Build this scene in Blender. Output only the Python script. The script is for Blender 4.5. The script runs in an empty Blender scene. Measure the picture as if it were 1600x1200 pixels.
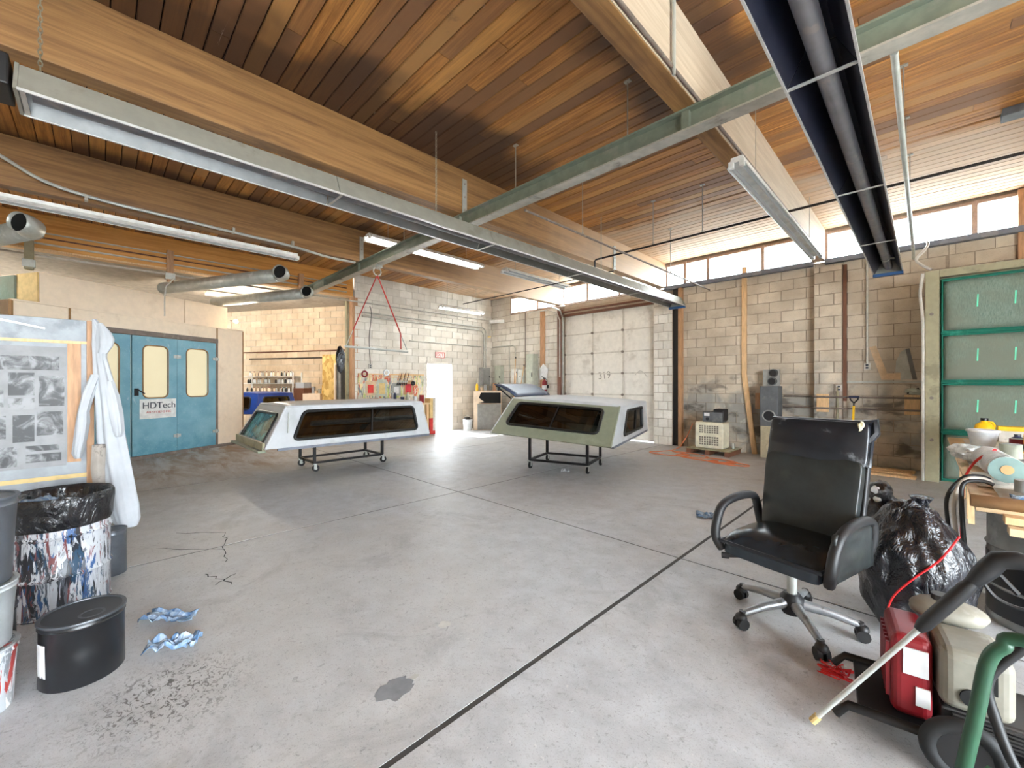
import bpy, bmesh, math, random
from mathutils import Vector, Matrix, noise
random.seed(7)
PI = math.pi
SC = bpy.context.scene
COL = SC.collection

# ------------------------------------------------------------------ camera, world, sun, exposure
cam_d = bpy.data.cameras.new('camera'); cam = bpy.data.objects.new('camera', cam_d); COL.objects.link(cam)
cam_d.sensor_fit = 'HORIZONTAL'; cam_d.sensor_width = 36.0
cam_d.lens = 647.0 / 1600.0 * 36.0
cam_d.clip_start = 0.05; cam_d.clip_end = 300
cam.location = (0, 0, 1.4); cam.rotation_euler = (math.radians(90), 0, math.radians(45))
SC.camera = cam

W = bpy.data.worlds.new('sky_world'); SC.world = W; W.use_nodes = True
bg = W.node_tree.nodes['Background']; bg.inputs[0].default_value = (0.84, 0.93, 1.0, 1); bg.inputs[1].default_value = 8.5

sun_d = bpy.data.lights.new('sun', 'SUN'); sun_d.energy = 6.0; sun_d.angle = math.radians(1.0); sun_d.color = (1, .95, .88)
sun = bpy.data.objects.new('sun', sun_d); COL.objects.link(sun)
sun.rotation_euler = Vector((0.75, 0.10, -0.66)).to_track_quat('-Z', 'Y').to_euler(); sun.location = (-30, -3, 25)

SC.view_settings.view_transform = 'Standard'; SC.view_settings.look = 'None'
SC.view_settings.gamma = 1.0; SC.view_settings.use_curve_mapping = False
SC.view_settings.exposure = 2.15

# ------------------------------------------------------------------ material helpers
def lin(c):
    return tuple(((v / 255.0) / 12.92 if v <= 10 else (((v / 255.0) + .055) / 1.055) ** 2.4) for v in c) + (1.0,)
MATS = {}
class NT:
    def __init__(s, name):
        m = bpy.data.materials.new(name); m.use_nodes = True
        s.m = m; s.t = m.node_tree; s.n = s.t.nodes; s.b = s.n['Principled BSDF']
        MATS[name] = m
    def node(s, typ, **kw):
        x = s.n.new(typ)
        for k, v in kw.items():
            if k.startswith('i_'):
                key = k[2:]; key = int(key) if key.isdigit() else key
                x.inputs[key].default_value = v
            else: setattr(x, k, v)
        return x
    def link(s, a, b): s.t.links.new(a, b)
    def coord(s, kind, scale=(1, 1, 1), rot=(0, 0, 0)):
        if kind == 'World': o = s.node('ShaderNodeNewGeometry').outputs['Position']
        else: o = s.node('ShaderNodeTexCoord').outputs[kind]
        mp = s.node('ShaderNodeMapping'); mp.inputs['Scale'].default_value = scale; mp.inputs['Rotation'].default_value = rot
        s.link(o, mp.inputs['Vector']); return mp.outputs[0]
    def noise(s, vec, scale, detail=4, rough=.6, dist=0):
        x = s.node('ShaderNodeTexNoise'); x.inputs['Scale'].default_value = scale; x.inputs['Detail'].default_value = detail
        x.inputs['Roughness'].default_value = rough; x.inputs['Distortion'].default_value = dist
        s.link(vec, x.inputs['Vector']); return x.outputs['Fac']
    def ramp(s, fac, p0, p1):
        x = s.node('ShaderNodeMapRange'); x.clamp = True; x.interpolation_type = 'SMOOTHSTEP'
        x.inputs['From Min'].default_value = p0; x.inputs['From Max'].default_value = p1
        s.link(fac, x.inputs['Value']); return x.outputs[0]
    def math(s, op, a, b=None):
        x = s.node('ShaderNodeMath'); x.operation = op
        for i, v in enumerate((a, b)):
            if v is None: continue
            if isinstance(v, (int, float)): x.inputs[i].default_value = v
            else: s.link(v, x.inputs[i])
        return x.outputs[0]
    def mix(s, fac, a, b, mode='MIX'):
        x = s.node('ShaderNodeMix'); x.data_type = 'RGBA'; x.blend_type = mode
        for sock, v in ((x.inputs[0], fac), (x.inputs[6], a), (x.inputs[7], b)):
            if isinstance(v, (int, float, tuple)): sock.default_value = v
            else: s.link(v, sock)
        return x.outputs[2]
    def base(s, c): s.link(c, s.b.inputs['Base Color'])
    def bump(s, h, strength=.3, dist=.01):
        x = s.node('ShaderNodeBump'); x.inputs['Strength'].default_value = strength; x.inputs['Distance'].default_value = dist
        s.link(h, x.inputs['Height']); s.link(x.outputs[0], s.b.inputs['Normal'])
    def rnd(s): return s.node('ShaderNodeObjectInfo').outputs['Random']

def M(name, col, rough=.6, metal=0, var=.12, scale=9, bump=0, col2=None, c2=(.55, .68), s2=3, rand=0, coord='Object', stretch=(1, 1, 1), coat=0):
    """plain painted / moulded material with grain, an optional second colour in patches and per-object tint"""
    if name in MATS: return MATS[name]
    t = NT(name); v = t.coord(coord, stretch)
    n = t.noise(v, scale)
    a = lin(col); d = tuple(x * (1 - var) for x in a[:3]) + (1,); l = tuple(min(1, x * (1 + var)) for x in a[:3]) + (1,)
    c = t.mix(t.ramp(n, .3, .7), d, l)
    if col2:
        c = t.mix(t.ramp(t.noise(v, s2, 5, .65), *c2), c, lin(col2))
    if rand:
        k = t.node('ShaderNodeMapRange'); k.inputs['To Min'].default_value = 1 - rand; k.inputs['To Max'].default_value = 1 + rand
        t.link(t.rnd(), k.inputs['Value'])
        cc = t.node('ShaderNodeCombineColor')
        for i in range(3): t.link(k.outputs[0], cc.inputs[i])
        c = t.mix(1.0, c, cc.outputs[0], 'MULTIPLY')
    t.base(c); t.b.inputs['Roughness'].default_value = rough; t.b.inputs['Metallic'].default_value = metal
    if coat: t.b.inputs['Coat Weight'].default_value = coat
    if bump: t.bump(n, bump, .01)
    return t.m

def emit(name, col, strength):
    t = NT(name); c = lin(col); t.b.inputs['Base Color'].default_value = tuple(x * .25 for x in c[:3]) + (1,)
    n = t.noise(t.coord('Object'), 2.0)
    t.link(t.mix(t.ramp(n, .2, .8), c, tuple(x * .9 for x in c[:3]) + (1,)), t.b.inputs['Emission Color'])
    t.b.inputs['Emission Strength'].default_value = strength; return t.m

def glass(name, tint, refl=.06, rough=.02, dirt=None, dirt_amt=.0):
    """thin pane: tinted see-through plus mirror"""
    t = NT(name); out = t.n['Material Output']
    tr = t.node('ShaderNodeBsdfTransparent'); tr.inputs[0].default_value = lin(tint)
    gl = t.node('ShaderNodeBsdfGlossy'); gl.inputs['Roughness'].default_value = rough
    lw = t.node('ShaderNodeLayerWeight'); lw.inputs[0].default_value = .5
    mx = t.node('ShaderNodeMixShader'); t.link(t.math('ADD', t.math('MULTIPLY', t.math('POWER', lw.outputs['Facing'], 4), .6), refl), mx.inputs[0]); t.link(tr.outputs[0], mx.inputs[1]); t.link(gl.outputs[0], mx.inputs[2])
    last = mx.outputs[0]
    if dirt:
        df = t.node('ShaderNodeBsdfDiffuse'); df.inputs[0].default_value = lin(dirt)
        m2 = t.node('ShaderNodeMixShader'); n = t.noise(t.coord('Object'), 4, 5)
        t.link(t.math('MULTIPLY', t.ramp(n, .25, .8), dirt_amt), m2.inputs[0]); t.link(last, m2.inputs[1]); t.link(df.outputs[0], m2.inputs[2]); last = m2.outputs[0]
    t.link(last, out.inputs['Surface']); return t.m

# ---- special surfaces
def mk_floor():
    t = NT('concrete_floor'); v = t.coord('World')
    fine = t.noise(v, 60, 5, .7); mid = t.noise(v, 5, 6, .65); big = t.noise(v, .55, 4, .6, .6)
    c = t.mix(t.ramp(mid, .25, .75), lin((170, 171, 173)), lin((194, 196, 199)))
    c = t.mix(t.math('MULTIPLY', t.ramp(big, .42, .66), .5), c, lin((188, 185, 180)))
    c = t.mix(t.math('MULTIPLY', t.ramp(t.noise(v, 9, 6, .75), .57, .72), .30), c, lin((120, 118, 116)))      # grime blotches
    c = t.mix(t.math('MULTIPLY', t.ramp(fine, .58, .70), .6), c, lin((96, 94, 93)))
    c = t.mix(t.math('MULTIPLY', t.ramp(t.noise(v, 150, 3, .8), .56, .66), .5), c, lin((120, 118, 117)))
    c = t.mix(t.math('MULTIPLY', t.ramp(t.noise(v, 38, 4, .7), .64, .70), .6), c, lin((214, 212, 208)))
    c = t.mix(t.math('MULTIPLY', t.ramp(t.noise(v, 14, 6, .8, .8), .59, .68), .5), c, lin((112, 110, 109)))
    c = t.mix(t.math('MULTIPLY', t.ramp(t.noise(v, 26, 6, .85, .5), .57, .64), .55), c, lin((126, 124, 123)))
    c = t.mix(t.math('MULTIPLY', t.ramp(t.noise(v, 1.3, 6, .75, .8), .52, .66), .35), c, lin((138, 136, 136)))                          # pits
    c = t.mix(t.math('MULTIPLY', t.ramp(t.noise(v, 2.1, 6, .7, 1.2), .63, .72), .4), c, lin((200, 198, 193)))  # pale spilled primer
    # brown overspray and dirt trail in front of the booth
    sx = t.node('ShaderNodeSeparateXYZ'); t.link(t.coord('World'), sx.inputs[0])
    d = t.math('ADD', t.math('MULTIPLY', sx.outputs[0], -1), t.math('MULTIPLY', mid, 1.6))
    band = t.ramp(d, 7.2, 9.6)
    streak = t.noise(t.coord('World', (.5, 2.2, 1), (0, 0, .4)), 1.6, 5, .7, .5)
    south = t.ramp(t.math('MULTIPLY', sx.outputs[1], -1), -3.6, -2.0)
    c = t.mix(t.math('MULTIPLY', t.math('MULTIPLY', band, south), t.ramp(streak, .35, .65)), c, lin((140, 116, 92)))
    # churned paint drips near the pails
    dist = t.node('ShaderNodeVectorMath'); dist.operation = 'DISTANCE'; t.link(t.coord('World'), dist.inputs[0]); dist.inputs[1].default_value = (-2.42, .22, 0)
    near = t.ramp(t.math('MULTIPLY', dist.outputs['Value'], -1), -.42, -.08)
    vo = t.noise(t.coord('World', (1, 1.4, 1)), 26, 4, .7, 1.5)
    c = t.mix(t.math('MULTIPLY', near, t.ramp(vo, .52, .60)), c, lin((92, 89, 87)))
    t.base(c)
    t.link(t.mix(mid, (.42,) * 3 + (1,), (.68,) * 3 + (1,)), t.b.inputs['Roughness'])
    t.bump(t.math('ADD', t.math('MULTIPLY', fine, .35), mid), .22, .008); return t.m
def mk_plank():
    t = NT('ceiling_plank_wood'); r = t.rnd()
    off = t.node('ShaderNodeVectorMath'); off.operation = 'ADD'; t.link(t.coord('World', (.8, 16, 1)), off.inputs[0])
    cb = t.node('ShaderNodeCombineXYZ'); t.link(t.math('MULTIPLY', r, 57), cb.inputs[0]); t.link(t.math('MULTIPLY', r, 91), cb.inputs[1]); t.link(cb.outputs[0], off.inputs[1])
    grain = t.noise(off.outputs[0], 2.2, 6, .7, .4)
    c = t.mix(t.ramp(grain, .28, .72), lin((146, 92, 44)), lin((212, 148, 76)))
    c = t.mix(t.ramp(r, .15, .95), c, lin((142, 100, 66)))
    c = t.mix(t.math('MULTIPLY', t.ramp(t.math('FRACT', t.math('MULTIPLY', r, 7.3)), .6, 1), .45), c, lin((226, 170, 96)))
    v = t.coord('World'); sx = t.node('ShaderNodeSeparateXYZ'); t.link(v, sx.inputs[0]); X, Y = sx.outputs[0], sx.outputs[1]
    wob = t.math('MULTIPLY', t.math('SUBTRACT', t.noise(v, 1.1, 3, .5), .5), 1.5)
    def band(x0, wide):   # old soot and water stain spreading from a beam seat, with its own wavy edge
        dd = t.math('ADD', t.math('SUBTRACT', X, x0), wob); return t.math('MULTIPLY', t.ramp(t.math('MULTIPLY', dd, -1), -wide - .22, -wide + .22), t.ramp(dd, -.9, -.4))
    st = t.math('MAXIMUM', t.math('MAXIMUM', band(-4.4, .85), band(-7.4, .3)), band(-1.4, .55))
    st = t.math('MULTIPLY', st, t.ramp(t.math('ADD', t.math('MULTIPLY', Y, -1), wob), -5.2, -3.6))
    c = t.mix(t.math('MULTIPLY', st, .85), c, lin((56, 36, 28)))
    c = t.mix(t.math('MULTIPLY', t.ramp(t.noise(v, 1.7, 5, .7, 1), .62, .72), .35), c, lin((98, 70, 54)))
    c = t.mix(t.math('MULTIPLY', t.ramp(t.noise(t.coord('World', (.6, 3, 1)), 2.4, 6, .8, 1), .66, .74), .55), c, lin((214, 200, 188)))   # chalky salts
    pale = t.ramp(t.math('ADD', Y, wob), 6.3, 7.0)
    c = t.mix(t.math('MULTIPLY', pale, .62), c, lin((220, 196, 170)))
    t.base(c); t.b.inputs['Roughness'].default_value = .62; t.bump(grain, .15, .004); return t.m
def mk_beam():
    t = NT('glulam_beam_wood'); v = t.coord('World', (9, .5, 14)); g = t.noise(v, 1.3, 6, .7, .5)
    c = t.mix(t.ramp(g, .25, .75), lin((110, 76, 44)), lin((164, 122, 74)))
    c = t.mix(t.math('MULTIPLY', t.ramp(t.noise(t.coord('World', (1, .5, 2.5)), 1.2, 5, .7), .5, .68), .6), c, lin((84, 58, 40)))
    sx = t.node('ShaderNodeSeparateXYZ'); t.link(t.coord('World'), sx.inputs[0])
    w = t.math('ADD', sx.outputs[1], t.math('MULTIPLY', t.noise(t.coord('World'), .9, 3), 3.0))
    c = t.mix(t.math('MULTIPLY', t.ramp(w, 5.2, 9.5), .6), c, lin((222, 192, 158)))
    t.base(c); t.b.inputs['Roughness'].default_value = .55; t.bump(g, .12, .004); return t.m
def mk_lit_beam():
    t = NT('lit_beam_wood'); g = t.noise(t.coord('World', (9, .5, 14)), 1.3, 6, .7, .5)  # glulam with the side bay's lamplight mixed into its colour
    t.base(t.mix(t.ramp(g, .25, .75), lin((188, 124, 52)), lin((226, 166, 88)))); t.b.inputs['Roughness'].default_value = .5; t.bump(g, .12, .004); return t.m
def mk_pale_beam():
    t = NT('pale_beam_wood'); g = t.noise(t.coord('World', (9, .6, 12)), 1.3, 6, .7, .5)
    c = t.mix(t.ramp(g, .25, .75), lin((176, 158, 136)), lin((206, 190, 168)))
    c = t.mix(t.math('MULTIPLY', t.ramp(t.noise(t.coord('World', (1, .5, 2.5)), 1.2, 5, .7), .5, .7), .4), c, lin((150, 126, 100)))
    t.base(c); t.b.inputs['Roughness'].default_value = .6; t.bump(g, .12, .004); return t.m
def mk_block(name, lo, hi, spray=False):
    t = NT(name); v = t.coord('World'); f = t.noise(v, 70, 3, .8); m = t.noise(v, 2.2, 5, .6); r = t.rnd()
    c = t.mix(t.ramp(m, .3, .7), lin(lo), lin(hi))
    c = t.mix(t.math('MULTIPLY', t.ramp(r, 0, 1), .4), c, lin(tuple(int(x * .86) for x in lo)))
    c = t.mix(t.math('MULTIPLY', t.ramp(f, .60, .70), .5), c, lin((96, 86, 76)))
    if spray:   # years of overspray low on the wall
        sx = t.node('ShaderNodeSeparateXYZ'); t.link(v, sx.inputs[0])
        low = t.ramp(t.math('ADD', t.math('MULTIPLY', sx.outputs[2], -1), t.math('MULTIPLY', t.noise(v, 1.3, 4), 1.1)), -1.35, -.55)
        c = t.mix(t.math('MULTIPLY', t.math('MULTIPLY', low, t.ramp(t.noise(v, 1.6, 4, .55, .6), .40, .58)), .8), c, lin((138, 138, 134)))
        c = t.mix(t.math('MULTIPLY', t.math('MULTIPLY', low, t.ramp(t.noise(t.coord('World', (1.1, 1, 1.7)), 1.9, 4, .5, .4), .55, .66)), .8), c, lin((84, 76, 70)))
        c = t.mix(t.math('MULTIPLY', t.math('MULTIPLY', low, t.ramp(t.noise(t.coord('World', (1.5, 1, 1)), 2.7, 4, .5, .6), .60, .68)), .55), c, lin((196, 190, 176)))
    t.base(c); t.b.inputs['Roughness'].default_value = .9; t.bump(t.math('ADD', f, t.noise(v, 25, 4)), .45, .006); return t.m
def mk_osb():
    t = NT('osb_board'); vo = t.node('ShaderNodeTexVoronoi'); vo.inputs['Scale'].default_value = 16
    t.link(t.coord('Object', (1, 1, .5), (0, 0, 0)), vo.inputs['Vector'])
    sp = t.node('ShaderNodeSeparateColor'); t.link(vo.outputs['Color'], sp.inputs[0])
    c = t.mix(sp.outputs[0], lin((178, 134, 62)), lin((236, 202, 128)))
    t.base(c); t.b.inputs['Roughness'].default_value = .7; t.bump(sp.outputs[1], .3, .006); return t.m
def mk_splatter(name, ground, paints, den=.0, sc=7.0):
    t = NT(name); c = lin(ground)
    v0 = t.noise(t.coord('Object'), 3)
    c = t.mix(t.ramp(v0, .3, .7), lin(ground), tuple(x * .8 for x in lin(ground)[:3]) + (1,))
    for i, p in enumerate(paints):
        v = t.coord('Object', (1 + .2 * i, 1.1 + .13 * i, .28), (0, 0, i * 1.3)); n = t.noise(v, sc + i * 1.7, 6, .65, .9)
        c = t.mix(t.ramp(n, .565 - den, .585 - den), c, lin(p))
    t.base(c); t.b.inputs['Roughness'].default_value = .4; t.bump(t.noise(t.coord('Object', (1, 1, .3)), 14, 4), .35, .006); return t.m
def mk_filter():
    t = NT('green_filter_media'); v = t.coord('World', (6, 6, 1)); n = t.noise(v, 16, 4, .8); b = t.noise(t.coord('World'), 1.5, 4)
    c = t.mix(t.ramp(n, .3, .7), lin((102, 122, 110)), lin((138, 154, 142)))
    c = t.mix(t.ramp(b, .35, .7), c, lin((122, 128, 114)))
    t.base(c); t.b.inputs['Roughness'].default_value = .95; t.bump(n, .5, .01); return t.m
def mk_bag(name, col, tint):
    t = NT(name); n = t.noise(t.coord('Object', (1, 1, .5)), 9, 5, .6, 1.5)
    t.base(t.mix(t.ramp(n, .3, .7), lin(col), lin(tint))); t.b.inputs['Roughness'].default_value = .22
    t.b.inputs['Specular IOR Level'].default_value = .7; t.bump(n, .9, .03); return t.m
def mk_blue_door():
    t = NT('blue_booth_paint'); v = t.coord('Object')
    c = t.mix(t.ramp(t.noise(v, 2.2, 4), .3, .7), lin((104, 154, 172)), lin((128, 174, 188)))
    c = t.mix(t.math('MULTIPLY', t.ramp(t.noise(t.coord('Object', (1, 1, .5), (0, .5, 0)), 4, 6, .7, .8), .62, .72), .6), c, lin((196, 208, 214)))
    sx = t.node('ShaderNodeSeparateXYZ'); t.link(v, sx.inputs[0])
    kick = t.ramp(t.math('ADD', t.math('MULTIPLY', sx.outputs[2], -1), t.noise(v, 6, 5)), .1, .45)
    c = t.mix(t.math('MULTIPLY', kick, .5), c, lin((62, 132, 150)))
    c = t.mix(t.math('MULTIPLY', t.ramp(t.noise(v, 40, 4, .8), .62, .68), .5), c, lin((206, 214, 216)))
    t.base(c); t.b.inputs['Roughness'].default_value = .42; return t.m
def mk_poster():
    t = NT('faded_poster_print'); v = t.coord('Object'); n = t.noise(v, 9, 4, .6, 1.0); r = t.rnd()
    g = t.mix(t.ramp(t.math('ADD', n, t.math('MULTIPLY', t.math('SUBTRACT', r, .5), .25)), .38, .62), lin((34, 34, 36)), lin((140, 140, 142)))
    t.base(g); t.b.inputs['Roughness'].default_value = .5; return t.m
mk_lit_beam(); mk_pale_beam(); mk_floor(); mk_plank(); mk_beam(); mk_osb(); mk_filter(); mk_blue_door(); mk_poster()
mk_block('block_tan', (184, 168, 148), (212, 198, 178), True)
mk_block('block_white', (206, 198, 184), (232, 226, 216))
mk_block('block_cream', (206, 184, 156), (230, 212, 186))
mk_splatter('splattered_drum', (184, 187, 192), [(34, 36, 42), (48, 84, 130), (92, 96, 104), (112, 62, 62), (30, 62, 86), (28, 30, 36), (190, 192, 198)], -.002, 8)
mk_splatter('splattered_board', (206, 204, 190), [(196, 88, 64), (176, 190, 110), (120, 124, 130), (226, 206, 160)], .02, 6)
mk_splatter('splattered_pail', (186, 190, 194), [(120, 124, 130), (232, 232, 234), (170, 60, 54)], .0, 8)
mk_bag('black_bag_plastic', (16, 16, 20), (34, 34, 40)); mk_bag('liner_plastic', (14, 14, 17), (26, 26, 30))
mk_bag('blue_wipe', (74, 116, 160), (178, 194, 208)); mk_bag('clear_film', (206, 214, 214), (226, 230, 230))
MATS['mortar'] = M('mortar', (150, 136, 120), .95, scale=30, coord='World')
M('mortar_white', (186, 178, 166), .95, scale=30, coord='World')
M('annex_ceiling_paint', (176, 168, 156), .9, col2=(150, 142, 130), coord='World', s2=.8)
M('hood_metal', (150, 148, 138), .45, .25, var=.06, col2=(136, 132, 120))
M('hood_lip', (206, 206, 204), .35, .6); M('hood_inside', (40, 42, 56), .35, .5, var=.2)
M('hood_alu', (120, 122, 122), .3, .8, var=.1); M('burner_tube', (120, 118, 122), .45, .4, col2=(142, 134, 130), s2=6)
M('end_blue', (46, 84, 132), .4); M('steel_green', (118, 126, 112), .5, .15, col2=(134, 134, 122)); M('steel_flange', (176, 172, 162), .5, .3, col2=(120, 116, 108))
M('lintel_steel', (112, 116, 126), .6, .2, col2=(134, 134, 138)); M('black_pipe', (44, 38, 36), .5, .4)
M('galv', (182, 184, 178), .38, .35, var=.1, col2=(204, 206, 202), s2=5); M('conduit', (186, 184, 174), .4, .5); M('dark_hole', (10, 10, 10), .9)
M('rod_metal', (176, 170, 158), .4, .6); M('chain_metal', (170, 164, 146), .4, .7)
M('lamp_white', (226, 226, 222), .4); emit('tube_lit', (255, 252, 244), 7.0); emit('tube_dim', (236, 238, 236), .04); emit('booth_glow', (250, 236, 196), .17)
M('booth_cream', (236, 216, 192), .6, var=.04, col2=(224, 202, 176), s2=2); M('booth_edge', (150, 112, 70), .7); M('booth_yellow', (206, 178, 120), .6); M('booth_steel', (124, 112, 104), .6, .3, col2=(150, 140, 128), s2=8)
M('wood_orange', (176, 134, 98), .6, stretch=(6, 6, .6), var=.2); M('wood_pale', (214, 176, 130), .65, stretch=(6, 6, .6), var=.15); M('wood_window_glare', (172, 148, 134), .65, stretch=(4, 1, 4))  # window wood colour is greyed to imitate glare from the panes
M('wood_brown', (110, 70, 50), .6, stretch=(6, 6, .6), var=.2); M('plywood', (206, 178, 140), .7, col2=(180, 150, 112)); M('cardboard', (190, 150, 104), .8)
glass('window_glass', (250, 252, 252), .05); glass('tint_dark', (52, 57, 52), .09); glass('tint_teal', (120, 176, 176), .08, dirt=(120, 186, 190), dirt_amt=.75)
M('door_white', (222, 216, 206), .6, var=.05, col2=(196, 188, 176), s2=2.2, c2=(.5, .7), coord='World'); M('door_rail', (196, 188, 176), .5)
M('cap_white', (184, 186, 188), .4, var=.04, col2=(170, 172, 173), s2=1.5); M('cap_olive', (128, 132, 112), .5, var=.06, col2=(140, 144, 124), s2=2); M('gasket_black', (18, 18, 18), .4); M('cap_navy', (60, 70, 92), .35); M('cap_blue', (26, 70, 156), .3, coat=.4)
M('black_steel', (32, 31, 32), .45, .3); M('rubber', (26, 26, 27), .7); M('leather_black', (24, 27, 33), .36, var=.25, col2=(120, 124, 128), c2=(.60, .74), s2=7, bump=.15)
M('leather_worn', (36, 40, 40), .4, var=.25, col2=(72, 75, 66), c2=(.5, .75), s2=2.5, bump=.15); M('foam_torn', (190, 182, 150), .9); M('painted_seat_sheen', (34, 42, 50), .26, var=.25, col2=(104, 118, 128), c2=(.48, .75), s2=3, bump=.15)  # seat leather: bluish patches painted in for reflected sheen
M('alu_leg', (156, 158, 160), .4, .6, col2=(110, 108, 104), s2=14); M('plastic_black', (28, 28, 30), .5, col2=(70, 70, 70), c2=(.62, .75))
M('pail_black', (20, 21, 24), .32, var=.3, col2=(60, 62, 64), c2=(.6, .75), s2=5); M('pail_grey', (84, 88, 94), .35, .4, col2=(60, 62, 66)); M('pail_silver', (176, 180, 182), .35, .5); M('paper_label', (206, 206, 206), .7); M('lid_dark', (70, 73, 78), .35, .2, col2=(104, 108, 112), s2=9)
M('white_paint', (146, 151, 156), .6, col2=(124, 129, 134), s2=3); M('poster_paper', (134, 134, 135), .6); M('cloth_white', (170, 173, 177), .8, var=.05); M('cloth_stain', (150, 142, 134), .8, col2=(70, 64, 60), s2=9)
M('olive_frame', (152, 145, 116), .55, var=.08, col2=(128, 121, 96), s2=3, coord='World'); M('green_seam', (26, 110, 92), .5, col2=(60, 150, 130)); emit('slit_light', (120, 255, 210), .9)
M('cream_plastic', (222, 214, 190), .5); M('grille_dark', (120, 112, 100), .6); M('grey_cabinet', (92, 94, 96), .55, col2=(120, 120, 116)); M('beige_cabinet', (176, 164, 136), .6, col2=(156, 142, 116)); M('hose_orange', (206, 116, 70), .5); M('yellow_plastic', (244, 192, 24), .4); M('navy_plastic', (40, 46, 74), .5)
M('red_plastic', (128, 20, 30), .4, col2=(100, 18, 26)); M('engine_grey', (132, 128, 116), .55, col2=(160, 156, 146), s2=5); M('engine_dark', (58, 56, 54), .5, .4); M('red_ribbon', (206, 30, 34), .35); M('green_tube', (36, 74, 52), .42, col2=(62, 100, 76)); M('drum_steel', (120, 122, 122), .45, .4, col2=(150, 152, 152)); M('tub_white', (226, 230, 232), .35); M('newsprint', (206, 200, 190), .9, col2=(170, 164, 156), s2=12); M('roll_end', (118, 142, 138), .4); M('tape_grey', (150, 150, 146), .6)
M('red_sign', (206, 60, 52), .5); M('panel_grey', (150, 150, 146), .5, .2); M('panel_green', (176, 180, 164), .5); M('strap_red', (196, 42, 34), .6); M('text_dark', (52, 60, 70), .6); M('text_red', (190, 50, 60), .6); M('scribble', (150, 144, 134), .8); M('spray_grey', (174, 174, 166), .9); M('spray_orange', (206, 176, 142), .9, col2=(178, 168, 150), s2=6); M('spray_dark', (120, 118, 116), .9)
M('cable_white', (188, 182, 172), .5); M('cable_black', (24, 24, 25), .5); M('ext_ground', (200, 196, 188), .9, coord='World')
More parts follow.
